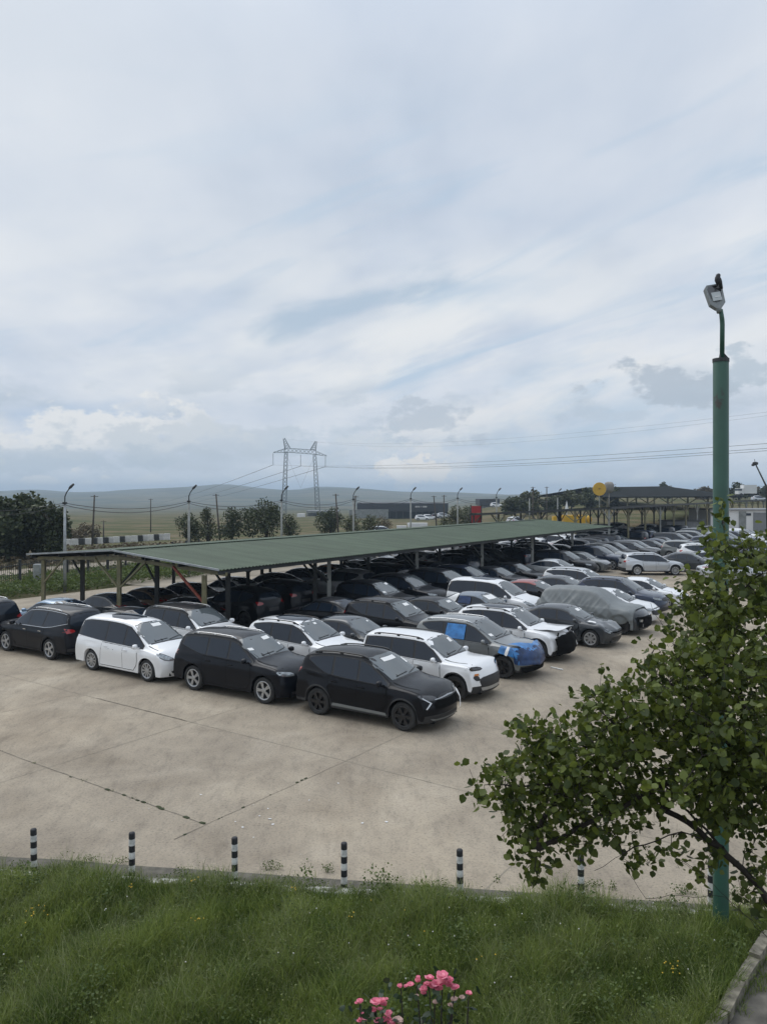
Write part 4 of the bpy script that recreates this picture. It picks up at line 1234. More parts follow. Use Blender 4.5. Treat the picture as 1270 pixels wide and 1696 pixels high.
car('far_sedan', 'silver', 27.6, 1.5, 1, 0, 'silver saloon in front of the last canopy posts')
car('far_big', 'black', 31.3, .6, 1, 0, 'black large SUV beyond the silver saloon under the canopy')
far_row('beyond the large SUV in the third row', ar(34.4, 80), .6, [1], ['far_suv', 'far_sedan', 'far_wagon', 'far_big'], ['black', 'charcoal', 'jet', 'grey', 'navy', 'black'])
far_row('from the near end of the dark fourth row', ar(15.7, 80), -4.4, [-1, -1, 1], ['far_suv', 'far_sedan', 'far_big', 'far_van'], dark)
far_row('from the near end of the white back row', ar(19.3, 84), -8.6, [-1], ['far_sedan', 'far_sedan', 'far_suv'], ['white', 'white', 'white', 'silver', 'pearl'])
far_row('from the near end of the row by the dirt strip', ar(27, 84), -13.2, [-1, 1], ['far_sedan', 'far_suv', 'far_wagon'], ['white', 'white', 'silver', 'pearl', 'charcoal'])
far_row('in the row right of the green lamp post', ar(43, 74), 11.8, [1], ['far_sedan', 'far_suv', 'far_wagon'], ['silver', 'white', 'grey', 'navy', 'charcoal'])
far_row('in the farther row right of the green lamp post', ar(40, 80), 16.4, [-1, 1], ['far_sedan', 'far_suv'], ['silver', 'bluegrey', 'grey', 'white', 'charcoal'])
far_row('in the outermost row at the right edge', ar(54, 88), 21.2, [1], ['far_sedan', 'far_suv'], ['silver', 'navy', 'grey', 'white', 'charcoal'])
# ================================================================ canopies, fence, posts, far structures
M['greenroof'] = simple('green_sheet_roof', (.056, .086, .057), .6, .0, spec=.25, vary=.12, scale=.5)
def streak_roof():
    m = M['greenroof']; nt = m.node_tree; N = nt.nodes; b = N['Principled BSDF']
    geo = N.new('ShaderNodeNewGeometry'); mp0 = N.new('ShaderNodeMapping'); mp0.inputs['Rotation'].default_value = (0, 0, TH); nt.links.new(geo.outputs['Position'], mp0.inputs[0])
    mp = N.new('ShaderNodeMapping'); mp.inputs['Scale'].default_value = (.07, 1, 1); nt.links.new(mp0.outputs[0], mp.inputs[0])
    n = N.new('ShaderNodeTexNoise'); n.inputs['Scale'].default_value = 1.3; n.inputs['Detail'].default_value = 6; n.inputs['Roughness'].default_value = .7; nt.links.new(mp.outputs[0], n.inputs['Vector'])
    r = N.new('ShaderNodeValToRGB'); r.color_ramp.elements[0].position = .38; r.color_ramp.elements[1].position = .66; r.color_ramp.elements[0].color = (.72, .72, .70, 1); r.color_ramp.elements[1].color = (1.16, 1.14, 1.10, 1); nt.links.new(n.outputs['Fac'], r.inputs['Fac'])
    old = b.inputs['Base Color'].links[0].from_socket; mx = N.new('ShaderNodeMix'); mx.data_type = 'RGBA'; mx.blend_type = 'MULTIPLY'; mx.inputs['Factor'].default_value = 1
    nt.links.new(old, mx.inputs['A']); nt.links.new(r.outputs['Color'], mx.inputs['B']); nt.links.new(mx.outputs['Result'], b.inputs['Base Color'])
streak_roof()
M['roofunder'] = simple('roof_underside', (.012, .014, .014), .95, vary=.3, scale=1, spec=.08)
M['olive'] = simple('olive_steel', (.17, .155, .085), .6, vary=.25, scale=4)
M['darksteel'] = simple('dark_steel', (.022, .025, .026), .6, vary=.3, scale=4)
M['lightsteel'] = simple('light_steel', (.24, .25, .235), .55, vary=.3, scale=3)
M['rust'] = simple('rusty_red', (.22, .055, .035), .7, vary=.3, scale=6)
M['galv'] = simple('galvanised', (.30, .32, .33), .5, .3, vary=.25, scale=4)
M['wood'] = simple('old_wood', (.07, .06, .05), .9, vary=.4, scale=3)
M['wire'] = simple('cable_black', (.03, .03, .032), .7)

def canopy_sheet(name, s0, s1, ta, za, tb, zb_, mat, parent, period=.19, amp=.015):
    """corrugated slope between eave (ta, za) and ridge (tb, zb)"""
    n = int((s1-s0)/period*4); V_ = []; Q = []
    for k in range(n+1):
        s = s0+(s1-s0)*k/n; dz = amp*(1, 1, -1, -1)[k % 4]
        for t, z in ((ta, za), (tb, zb_)):
            p = lot(s, t, z+dz); V_.append(p)
        for t, z in ((ta, za), (tb, zb_)):
            p = lot(s, t, z+dz-.012); V_.append(p)
    F_ = []; mi = []
    for k in range(n):
        a = k*4; b = a+4
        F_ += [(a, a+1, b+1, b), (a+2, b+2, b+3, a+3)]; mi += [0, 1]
        F_ += [(a, b, b+2, a+2), (a+1, a+3, b+3, b+1)]; mi += [0, 0]
    F_ += [(0, 2, 3, 1), (n*4, n*4+1, n*4+3, n*4+2)]; mi += [0, 0]
    me = bpy.data.meshes.new(name); me.from_pydata([tuple(v) for v in V_], [], F_); me.polygons.foreach_set('material_index', mi); me.update()
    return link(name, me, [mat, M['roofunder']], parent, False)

def bar(name, a, b, w, mat, parent, h=None):
    mb = MB(); mb.bar(a, b, w, h); return mb.build(name, mat, parent)

can = empty('car_canopy'); tag(can, 'long carport with a green corrugated double pitch roof over the parked rows', 'canopy')
S0, S1 = -.6, 43.5
canopy_sheet('roof_sheet', S0, S1, 0.0, 2.92, -6.35, 3.36, M['greenroof'], can)
canopy_sheet('roof_sheet', S0, S1, -12.75, 2.92, -6.40, 3.36, M['greenroof'], can)
bar('ridge_cap', lot(S0, -6.38, 3.40), lot(S1, -6.38, 3.40), .30, M['greenroof'], can, .02)
for t, z in ((-.15, 2.80), (-2.4, 2.95), (-4.4, 3.09), (-6.38, 3.22), (-8.4, 3.09), (-10.4, 2.95), (-12.6, 2.80)):
    bar('purlin', lot(S0+.1, t, z), lot(S1-.1, t, z), .08, M['darksteel'], can, .12)
for k in range(7):
    s = -.25+7.55*k
    if s > S1: break
    first = k == 0
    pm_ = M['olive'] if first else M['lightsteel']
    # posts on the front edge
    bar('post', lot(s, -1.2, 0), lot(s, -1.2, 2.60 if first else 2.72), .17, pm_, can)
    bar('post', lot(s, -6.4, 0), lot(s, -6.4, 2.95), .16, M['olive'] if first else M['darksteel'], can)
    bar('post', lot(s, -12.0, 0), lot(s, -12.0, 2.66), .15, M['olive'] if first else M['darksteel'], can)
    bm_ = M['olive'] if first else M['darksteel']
    z1, z2, z3 = 2.74, 3.02, 2.74
    if first: s_ = s+.1
    else: s_ = s
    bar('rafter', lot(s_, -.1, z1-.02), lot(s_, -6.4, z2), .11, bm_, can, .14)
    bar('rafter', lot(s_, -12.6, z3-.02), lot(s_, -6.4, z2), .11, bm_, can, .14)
    # braces
    bar('brace', lot(s, -6.4, 1.75), lot(s, -8.1, 2.94), .07, bm_, can)
    bar('brace', lot(s, -6.4, 1.75), lot(s, -4.7, 2.94), .07, bm_, can)
    bar('brace', lot(s, -12.0, 1.6), lot(s, -10.4, 2.80), .07, bm_, can)
    bar('brace', lot(s, -1.2, 1.55), lot(s, -3.0, 2.86), .08, M['rust'] if first else M['darksteel'], can)
    if not first:
        bar('brace', lot(s, -1.2, 1.7), lot(s-1.6, -1.2, 2.76), .07, M['darksteel'], can)
    bar('brace', lot(s, -6.4, 1.8), lot(s+1.5, -6.4, 3.2), .07, M['darksteel'], can)
for s, t in ((1.55, -1.8), (1.3, -5.9), (6.95, -1.75), (1.5, -11.6), (14.5, -4.2), (22.3, -4.2), (29.8, -4.2), (11.0, -9.0), (18.5, -9.0), (26, -9.0), (37, -4.2)):
    z = 2.78+.07*min(-t, t+12.75)
    bar('post', lot(s, t, 0), lot(s, t, z), .17, M['darksteel'], can)
    bar('brace', lot(s, t, 1.75), lot(s, t-1.2, z+.02), .07, M['darksteel'], can)
bar('eave_beam', lot(S0+1.6, -1.2, 2.78), lot(S1-.2, -1.2, 2.78), .12, M['darksteel'], can, .16)

for t0_, z0_ in ((0.0, 2.925), (-12.75, 2.925)):
    bar('gable_trim', lot(S0-.03, t0_, z0_), lot(S0-.03, -6.38, 3.375), .05, M['galv'], can, .07)
# second canopy, single slope
c2_ = empty('car_canopy'); tag(c2_, 'second carport beyond the first, dark single slope roof on many braced posts', 'canopy')
A0, A1 = 53.6, 150.0
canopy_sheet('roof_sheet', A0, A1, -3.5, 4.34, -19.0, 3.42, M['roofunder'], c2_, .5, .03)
bar('fascia', lot(A0, -3.5, 4.24), lot(A1, -3.5, 4.24), .10, M['darksteel'], c2_, .22)
bar('fascia', lot(A0, -3.5, 4.24), lot(A0, -19.0, 3.34), .10, M['darksteel'], c2_, .20)
def vee(s, t, z, ds, dt, mat):
    bar('post', lot(s, t, 0), lot(s, t, z), .17, mat, c2_)
    for sg in (-1, 1): bar('brace', lot(s, t, z-1.15), lot(s+ds*sg, t+dt*sg, z-.08), .08, mat, c2_)
for k in range(16):
    s = A0+.3+6.0*k
    vee(s, -3.8, 4.16, 1.8, 0, M['olive'] if k % 3 else M['lightsteel'])
    if k < 9:
        vee(s, -11.2, 3.72, 1.8, 0, M['darksteel']); vee(s, -18.7, 3.28, 1.8, 0, M['darksteel'])
for t in (-7.2, -11.2, -15.0):
    z = 4.16+(t+3.8)*.0594; vee(A0+.2, t, z, 0, 1.5, M['olive'])
# the high dark shed roof behind
c3_ = empty('open_shed'); tag(c3_, 'large open shed with a dark pitched roof on the rise behind the carports', 'shed')
p0 = at(955, 0, 176); y0 = 176; zb0 = land(p0.x, y0)
xa, xb = at(1000, 0, 176).x, at(1182, 0, 176).x
vs = [(xa, 176, 4.7), (xb+4, 170, 4.9), (xb-4, 196, 7.3), (xa+2, 200, 7.0), (xa-6, 226, 4.6), (xb-10, 224, 4.7)]
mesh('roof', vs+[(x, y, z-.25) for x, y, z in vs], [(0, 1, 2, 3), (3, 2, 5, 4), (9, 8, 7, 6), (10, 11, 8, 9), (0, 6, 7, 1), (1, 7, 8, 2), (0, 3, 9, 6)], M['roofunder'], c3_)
for k in range(6):
    x = xa+1+(xb-xa-2)*k/5
    for y in (177, 199):
        bar('post', (x, y, land(x, y)-.2), (x, y, 4.8 if y < 190 else 6.9), .3, M['olive'], c3_)
    for sg in (-1, 1): bar('brace', (x, 176.5, 3.2), (x+2.4*sg, 176.5, 4.7), .18, M['olive'], c3_)

# ---------------------------------------------------------------- iron fence on the left
fen = empty('iron_fence'); tag(fen, 'dark iron railing fence with square posts along the left verge', 'fence')
fa, fb = gp(-60, 984), gp(330, 922)
bars = MB(); L_ = (fb-fa).length; n = int(L_/.16)
for k in range(n+1):
    p = fa.lerp(fb, k/n); z = land(p.x, p.y); bars.bar((p.x, p.y, z+.1), (p.x, p.y, z+1.45), .022)
for zz in (.25, 1.3):
    for k in range(12):
        a = fa.lerp(fb, k/12); b_ = fa.lerp(fb, (k+1)/12); bars.bar((a.x, a.y, land(a.x, a.y)+zz), (b_.x, b_.y, land(b_.x, b_.y)+zz), .05)
bars.build('railing', M['darksteel'], fen)
for k in range(13):
    p = fa.lerp(fb, k/12); z = land(p.x, p.y); bar('post', (p.x, p.y, z), (p.x, p.y, z+1.65), .14, M['darksteel'], fen)
bx = empty('junction_box', gp(63, 974)); tag(bx, 'grey electrical cabinet on the verge by the railing fence', 'cabinet')
mb = MB(); mb.box((0, 0, .95), (.42, .3, 1.0)); mb.build('cabinet_body', M['galv'], bx)
mb = MB(); mb.box((0, -.16, .95), (.36, .012, .9)); mb.build('door', M['lightsteel'], bx)
mb = MB(); mb.bar((0, 0, 0), (0, 0, .45), .1); mb.build('stand', M['darksteel'], bx)

# ---------------------------------------------------------------- lamp posts along the left edge, and their wires
tops = []
NB = 'lamp posts strung along the fence'
nth = ['nearest', 'second', 'third', 'fourth', 'fifth', 'sixth', 'seventh', 'eighth', 'ninth']
for k in range(9):
    p = lot(5.7+9.25*k, -19.6); z0 = land(p.x, p.y); ht = 6.15-z0
    lp = empty('street_lamp', (p.x, p.y, z0)); tag(lp, '%s of the thin grey lamp posts along the fence, with bent arm' % nth[k], 'lamp post', NB)
    mb = MB(); mb.tube([(0, 0, 0), (0, 0, ht*.45), (0, 0, ht*.84)], [.10, .085, .065], 10); mb.build('pole', M['galv'] if k == 0 else M['lightsteel'], lp, True)
    mb = MB(); mb.tube([(0, 0, ht*.83), (0, 0, ht*.90), (.10, 0, ht*.94), (.30, .0, ht*.985)], .035, 8); mb.build('arm', M['darksteel'], lp, True)
    mb = MB(); mb.tube([(.24, 0, ht*.975), (.34, 0, ht*.992), (.52, 0, ht*1.02)], [.05, .085, .06], 8); mb.build('lamp_head', M['darksteel'], lp, True)
    mb = MB(); mb.box((0, 0, ht*.84), (.2, .2, .12)); mb.build('collar', M['darksteel'], lp)
    tops.append(Vector((p.x, p.y, z0+ht*.84)))
def wire(a, b, sag, r, name, label, n=14):
    pts = [a.lerp(b, k/n)-Vector((0, 0, sag*4*(k/n)*(1-k/n))) for k in range(n+1)]
    mb = MB(); mb.tube(pts, r, 4); o = mb.build(name, M['wire'], None, True); tag(o, label, 'wire'); return o
first = lot(5.7-9.25, -19.6, 5.2)
WG = 'sagging cables between the thin lamp posts'
pw = [first]+tops
span = ['in the span left of the nearest thin lamp post']+['between the %s and %s thin lamp posts' % (nth[k], nth[k+1]) for k in range(8)]
for k in range(len(pw)-1):
    for j, dz in enumerate((0, -.12)):
        o = wire(pw[k]+Vector((0, 0, dz)), pw[k+1]+Vector((0, 0, dz)), .42+.12*j, .016, 'overhead_cable', '%s black cable sagging %s' % (('upper', 'lower')[j], span[k])); o['group'] = WG

# older wooden poles in the field
for px, pt, d, lean, lab in ((157, 820, 82, .25, 'leaning dark wooden pole by the striped barrier'), (172, 862, 110, 0, 'short far wooden pole right of the leaning one'), (358, 818, 90, -.5, 'leaning wooden pole behind the bushes left of centre'), (556, 818, 96, -.4, 'leaning wooden pole left of the long dark building'), (589, 821, 100, .5, 'wooden pole standing before the left end of the long dark building'), (718, 821, 120, -.6, 'thin leaning pole right of the long dark building'), (250, 826, 140, 0, 'small distant pole on the plain below the hills'), (882, 806, 130, 0, 'tall thin pole rising from the trees right of the red panels'), (905, 806, 140, 0, 'pale thin pole right of the tall one above the trees'), (735, 820, 118, 0, 'straight pole at the right end of the long dark building')):
    p = at(px, pt, d); z0 = land(p.x, p.y)
    mb = MB(); mb.tube([(p.x-lean, p.y, z0-.2), (p.x, p.y, p.z)], [.12, .08], 8); mb.bar((p.x-.4, p.y, p.z-.15), (p.x+.4, p.y, p.z-.15), .06)
    tag(mb.build('wooden_pole', M['wood'], None, True), lab, 'pole')

# ---------------------------------------------------------------- black and white barrier
M['blockwhite'] = simple('block_white', (.52, .52, .50), .85, vary=.15, scale=1.5)
blocks = [(112, 'w'), (124, 'w'), (135, 'b'), (146, 'w'), (156, 'b'), (165, 'w'), (175, 'b'), (184, 'w'), (193, 'w'), (202, 'b'), (212, 'w'), (223, 'w'), (232, 'b'), (241, 'w'), (250, 'w'), (259, 'b'), (267, 'w'), (277, 'w')]
for i, (px, c) in enumerate(blocks):
    d = 86+i*.9; py = 901.5-.62*i
    p = at(px, py, d); z0 = land(p.x, p.y)
    mb = MB(); mb.box((p.x, p.y, p.z+.30), (.70, .4, .55), R.uniform(-.1, .1)); mb.box((p.x, p.y, (p.z+z0)/2-.1), (.72, .5, max(.15, p.z-z0+.25)), 0)
    o = mb.build('barrier_block', M['blockwhite'] if c == 'w' else M['darksteel']); tag(o, '%s concrete barrier block, %s from the left of the striped line' % ('white' if c == 'w' else 'black', ORD[i]), 'barrier block', 'striped barrier blocks across the plain')

# ---------------------------------------------------------------- pylon and power lines
py_ = empty('power_pylon', (0, 0, 0)); tag(py_, 'grey lattice portal pylon with two horns carrying the power line', 'pylon')
D = 430.0
M['pylon'] = simple('pylon_steel', (.13, .15, .16), .6, .2)
def lattice(name, a, b, wa, wb, n, r, parent):
    a = Vector(a); b = Vector(b); mb = MB(); d = (b-a).normalized()
    x = Vector((1, 0, 0)) if abs(d.x) < .8 else Vector((0, 0, 1)); y = d.cross(x).normalized(); x = y.cross(d).normalized()
    cs = []
    for k in range(n+1):
        p = a.lerp(b, k/n); w = (wa+(wb-wa)*k/n)/2
        cs.append([p+x*w*sx+y*w*sy for sx, sy in ((-1, -1), (1, -1), (1, 1), (-1, 1))])
    for k in range(n):
        for j in range(4):
            mb.bar(cs[k][j], cs[k+1][j], r*1.5); mb.bar(cs[k][j], cs[k+1][(j+1) % 4], r); mb.bar(cs[k][(j+1) % 4], cs[k+1][j], r)
    return mb.build(name, M['pylon'], parent)
P_ = lambda px, py: at(px, py, D)
gl = land(P_(470, 0).x, D)
fl = P_(470, 850); fl.z = land(fl.x, D)-.5; fr = P_(527, 850); fr.z = land(fr.x, D)-.5
lattice('leg', fl, P_(474, 748), 2.6, 1.6, 16, .11, py_); lattice('leg', fr, P_(521, 752), 2.6, 1.6, 16, .11, py_)
lattice('crossarm', P_(474.5, 745.5), P_(521, 749), 2.3, 2.3, 7, .10, py_)
lattice('arm_tip', P_(474, 746), P_(453, 749.5), 2.2, .3, 4, .10, py_); lattice('arm_tip', P_(521, 749.5), P_(541, 755), 2.2, .3, 4, .10, py_)
lattice('horn', P_(476.5, 744), P_(470.5, 726), 3.0, .9, 5, .12, py_); lattice('horn', P_(518.5, 746), P_(523.5, 731), 3.0, .9, 5, .12, py_)
mb = MB()
for a, b_ in (((474, 752), (498, 808)), ((521, 755), (498, 808))): mb.bar(P_(*a), P_(*b_), .07)
mb.build('stay_cable', M['pylon'], py_)
for px, py0, py1 in ((452.5, 751, 770), (498, 753, 772), (539, 756, 773)):
    mb = MB(); mb.tube([P_(px, py0), P_(px, py1)], .14, 6); mb.build('insulator', M['pylon'], py_)
WG2 = 'high voltage conductors of the pylon'
for i, (px, py, far, near) in enumerate(((452.5, 770, (240, 836, 1500), (1290, 733, 150)), (498, 772, (250, 838, 1500), (1290, 741, 150)), (539, 773, (262, 840, 1500), (1290, 745, 150)))):
    a = P_(px, py); nm = ('left', 'middle', 'right')[i]
    o = wire(a, at(*near), 2.2, .038, 'power_line', 'power line from the %s insulator of the pylon running out to the right' % nm, 40); o['group'] = WG2
    o = wire(a, at(*far), 5, .12, 'power_line', 'power line from the %s insulator of the pylon sinking to the left' % nm, 40); o['group'] = WG2
for i, (px, py, ny) in enumerate(((471, 727, 666), (524, 732, 671))):
    o = wire(P_(px, py), at(1400, ny, 150), 5, .016, 'earth_wire', 'thin earth wire from the %s horn of the pylon' % ('left', 'right')[i], 40); o['group'] = WG2

# ---------------------------------------------------------------- buildings far off
M['cladblack'] = simple('anthracite_cladding', (.022, .027, .036), .55, vary=.1, scale=.5)
M['palewall'] = simple('pale_panel_wall', (.20, .215, .21), .8, vary=.3, scale=1.5)
M['whitewall'] = simple('white_wall', (.62, .63, .63), .8, vary=.08, scale=.6)
M['shutter'] = simple('grey_shutter', (.17, .18, .19), .7, vary=.1)
bd = empty('warehouse'); tag(bd, 'long low anthracite warehouse with pale lettering on the plain', 'building')
D1 = 262.0
def bxl(mb, px0, px1, py0, py1, d, depth, mi=0):
    a = at(px0, py0, d); b_ = at(px1, py1, d)
    mb.box(((a.x+b_.x)/2, d+depth/2, (a.z+b_.z)/2), (abs(b_.x-a.x), depth, abs(a.z-b_.z)), 0, mi)
mb = MB(); bxl(mb, 591, 742, 833.5, 847, D1, 30); mb.build('upper_wall', M['cladblack'], bd)
mb = MB(); bxl(mb, 643, 741, 847.2, 866, D1+1.2, 28); mb.build('ground_floor', M['glass'], bd)
mb = MB(); bxl(mb, 578, 643, 844, 868, D1-2, 3.0); mb.build('low_wing', M['palewall'], bd)
for k in range(9):
    mb = MB(); bxl(mb, 645+k*10.8, 646.2+k*10.8, 847.2, 866, D1+.6, .5); mb.build('column', M['cladblack'], bd)
# the sign is too far to read in the photo: the same row of pale strokes
mb = MB(); rx = 687.5
for wd in (1.8, 1.7, 1.0, 1.9, .0, .9, .9, .0, 1.8, 1.9, 2.0):
    if wd > 0:
        bxl(mb, rx, rx+wd*.35, 838, 840.6, D1-.15, .12); bxl(mb, rx, rx+wd*.9, 838, 838.7, D1-.17, .12)
        if wd > 1.5: bxl(mb, rx+wd*.62, rx+wd*.9, 838, 840.6, D1-.16, .12)
    rx += max(wd, .9)+.35
mb.build('sign_lettering', M['whitewall'], bd)
bd = empty('office_block'); tag(bd, 'small dark flat roofed block on the rise right of the warehouse', 'building')
mb = MB(); bxl(mb, 794, 827, 826.5, 837, 300, 14); mb.build('upper_wall', M['cladblack'], bd)
mb = MB(); bxl(mb, 797, 825, 837.1, 846, 301, 12); mb.build('ground_floor', M['palewall'], bd)
bd = empty('hall_frame'); tag(bd, 'grey half built hall frame left of the warehouse', 'building')
mb = MB(); bxl(mb, 507, 560, 846, 848, 330, 12); mb.build('roof', M['shutter'], bd)
for k in range(4):
    mb = MB(); bxl(mb, 508+k*17, 509.5+k*17, 848, 862, 330, .5); mb.build('column', M['shutter'], bd)
mb = MB(); bxl(mb, 510, 558, 849, 862, 338, 1); mb.build('back_wall', M['palewall'], bd)
o = MB(); bxl(o, 492, 504, 851, 857, 300, 4); o = o.build('white_tank', M['whitewall']); tag(o, 'small white container beside the pylon foot', 'container')
# white works building and grey container behind the second canopy
bd = empty('works_building'); tag(bd, 'white single storey works building behind the green lamp post', 'building')
D2 = 112.0
mb = MB(); bxl(mb, 1176, 1340, 845, 888, D2, 8); mb.build('wall', M['whitewall'], bd)
mb = MB(); bxl(mb, 1174, 1342, 843.6, 845, D2-.3, 8.6); mb.build('roof', M['shutter'], bd)
for px in (1182, 1239):
    mb = MB(); bxl(mb, px-4, px+4, 850, 854, D2-.08, .1); mb.build('window', M['glass'], bd)
mb = MB(); bxl(mb, 1247, 1276, 849, 886, D2-.08, .1); mb.build('shutter_door', M['shutter'], bd)
mb = MB(); bxl(mb, 1223, 1235, 847, 888, D2-.06, .08); mb.build('panel', M['palewall'], bd)
bd = empty('shipping_container'); tag(bd, 'grey ribbed shipping container under the second carport', 'container')
D3 = 101.0
mb = MB(); bxl(mb, 1103, 1163, 863.5, 890, D3, 2.4); mb.build('shell', M['shutter'], bd)
for k in range(14):
    mb = MB(); bxl(mb, 1104.5+k*4.3, 1106+k*4.3, 865, 890, D3-.05, .06); mb.build('rib', M['shutter'], bd)
mb = MB(); bxl(mb, 1101, 1165, 861.8, 863.5, D3-.15, 2.7); mb.build('roof_rim', M['darksteel'], bd)
# yellow tanks, red panels, round yellow sign
M['yellow'] = simple('yellow_panel', (.55, .33, .02), .55, vary=.08)
M['redp'] = simple('red_panel', (.30, .018, .022), .6, vary=.08)
o = MB(); bxl(o, 916, 929, 855, 865.5, 128, 1.2); tag(o.build('yellow_container', M['yellow']), 'short yellow container behind the canopy, left of the long one', 'container')
yc = empty('yellow_container'); tag(yc, 'long yellow container seen above the end of the green roof', 'container')
o = MB(); bxl(o, 934, 969, 853.5, 866.5, 128, 2.4); o.build('shell', M['yellow'], yc)
o = MB(); bxl(o, 951, 955, 860, 866.5, 127.9, .1); o.build('door', M['palewall'], yc)
a_ = at(975, 860, 128); o = MB(); o.lathe([(0.001, -.5), (.34, -.5), (.36, -.4), (.36, .4), (.34, .5), (.001, .5)], 20, 'y', (0, 0, 0)); o = o.build('yellow_drum', M['yellow'], None, True); o.location = a_; o.scale = (1, 1, 1.75); tag(o, 'yellow drum standing right of the long yellow container', 'drum')
rp = empty('red_banner_frame'); tag(rp, 'red panels on a dark steel frame left of the second carport', 'banner')
D4 = 86.0
for py0, py1 in ((838, 849.5), (853, 867)):
    o = MB(); bxl(o, 780.5, 796, py0, py1, D4, .08); o.build('panel', M['redp'], rp)
o = MB(); bxl(o, 778.5, 780.2, 836, 895, D4, .15); bxl(o, 796.3, 797.8, 836, 895, D4, .15); o.build('frame', M['darksteel'], rp)
o = MB(); o.bar(at(783, 866, D4-.1), at(794, 856, D4-.1), .12); o.build('stroke', M['rust'], rp)
ys = empty('round_sign'); tag(ys, 'round yellow sign on a thin pole above the second carport', 'sign')
D5 = 150.0; c_ = at(992, 810, D5)
o = MB(); o.lathe([(0.001, -.1), (1.28, -.1), (1.3, -.06), (1.3, .06), (1.28, .1), (.001, .1)], 32, 'y', tuple(c_)); o.build('disc', M['yellow'], ys)
o = MB(); o.bar(c_-Vector((.0, .16, .12)), c_+Vector((.0, -.16, .22)), .05); o.bar(c_-Vector((.3, .16, -.1)), c_+Vector((.3, -.16, .06)), .05); o.build('emblem', M['darksteel'], ys)
o = MB(); o.tube([(c_.x, c_.y, land(c_.x, c_.y)), (c_.x, c_.y, c_.z-1.25)], .09, 8); o.build('pole', M['lightsteel'], ys)
c_ = at(1008, 807, 165); M['tan'] = simple('faded_tan', (.20, .19, .17), .8, vary=.4, scale=.7)
o = MB(); ellipsoid(o, tuple(c_), (1.0, 1.0, 1.2), 16, 10); o.tube([(c_.x, c_.y, land(c_.x, c_.y)), (c_.x, c_.y, c_.z-1.2)], .12, 8); tag(o.build('faded_balloon', M['tan'], None, True), 'faded tan globe on a post behind the round yellow sign', 'globe')
o = MB(); a_ = at(938, 838, 140); o.lathe([(.001, 1.0), (.32, -.6), (.001, -.6)], 12, 'z', tuple(a_)); o.tube([(a_.x, a_.y, land(a_.x, a_.y)), (a_.x, a_.y, a_.z-.5)], .08, 6); tag(o.build('white_cone', M['whitewall']), 'white pointed cone on a post before the trees', 'cone')
# white lorry on the raised road, and a leaning floodlight
def lorry(px, py, d, label):
    p = at(px, py, d); p.z = max(p.z, land(p.x, p.y)); r = empty('lorry', p); tag(r, label, 'lorry')
    mb = MB(); mb.box((.6, 0, 1.9), (3.4, 2.2, 2.3)); mb.build('box_body', M['whitewall'], r)
    mb = MB(); mb.box((-1.85, 0, 1.35), (1.4, 2.1, 1.6)); mb.build('cab', M['whitewall'], r)
    mb = MB(); mb.box((-2.1, -.02, 1.75), (.95, 2.14, .5)); mb.build('window', M['glass'], r)
    for x in (-1.8, 1.3):
        for y in (-.95, .95):
            mb = MB(); mb.lathe([(.001, -.12), (.42, -.12), (.42, .12), (.001, .12)], 16, 'y', (x, y, .42)); mb.build('wheel', M['rubber'], r)
lorry(1235, 822, 205, 'white box lorry on the raised road at the far right')
fl_ = empty('leaning_floodlight'); tag(fl_, 'thin leaning pole with a dark floodlight head at the right edge', 'floodlight')
a_ = at(1276, 815, 60); a_.z = 0; b_ = at(1250, 768, 60); mid = at(1268, 805, 60)
o = MB(); o.tube([(at(1272, 815, 60).x, 60, 0), mid, b_], [.09, .07, .05], 8); o.build('pole', M['darksteel'], fl_, True)
o = MB(); ellipsoid(o, tuple(b_+Vector((0, 0, .02))), (.22, .14, .13), 12, 8); o.bar(b_, b_+Vector((-.06, 0, .35)), .03); ellipsoid(o, tuple(b_+Vector((-.17, 0, -.1))), (.13, .1, .09), 10, 6); o.build('lamp_head', M['darksteel'], fl_, True)
# white slabs behind the ridge
o = MB(); bxl(o, 657, 673, 871, 875, 92, .9); bxl(o, 675, 708, 866.5, 873.5, 93, 1.2); tag(o.build('stacked_boards', M['whitewall']), 'stack of white boards just above the green roof ridge', 'boards')

# far cars on the plain and the rise, a few pixels each
def small_car(px, py, d, pm, rz, label):
    r = copy_car(PROTO['far_suv'], M[pm]); p = at(px, py, d); z = land(p.x, p.y); r.location = (p.x, p.y, z+.02); r.rotation_euler = (0, 0, rz); tag(r, label, 'car', 'cars standing far beyond the lot')
for px, d, pm, rz, lab in ((699, 225, 'white', 0, 'white car parked in front of the warehouse lettering'), (711, 228, 'white', .2, 'second white car in front of the warehouse'), (735, 230, 'silver', 0, 'silver car at the right end of the warehouse'), (726, 232, 'black', .1, 'dark car between the white cars at the warehouse'), (634, 110, 'silver', .3, 'grey car roof showing behind the ridge near the bushes'), (855, 135, 'silver', .8, 'silver car on the track behind the second carport'), (1256, 215, 'silver', 0, 'small car behind the lorry on the raised road'), (822, 262, 'white', 0, 'white car beside the small dark block')):
    small_car(px, 0, d, pm, rz, lab)
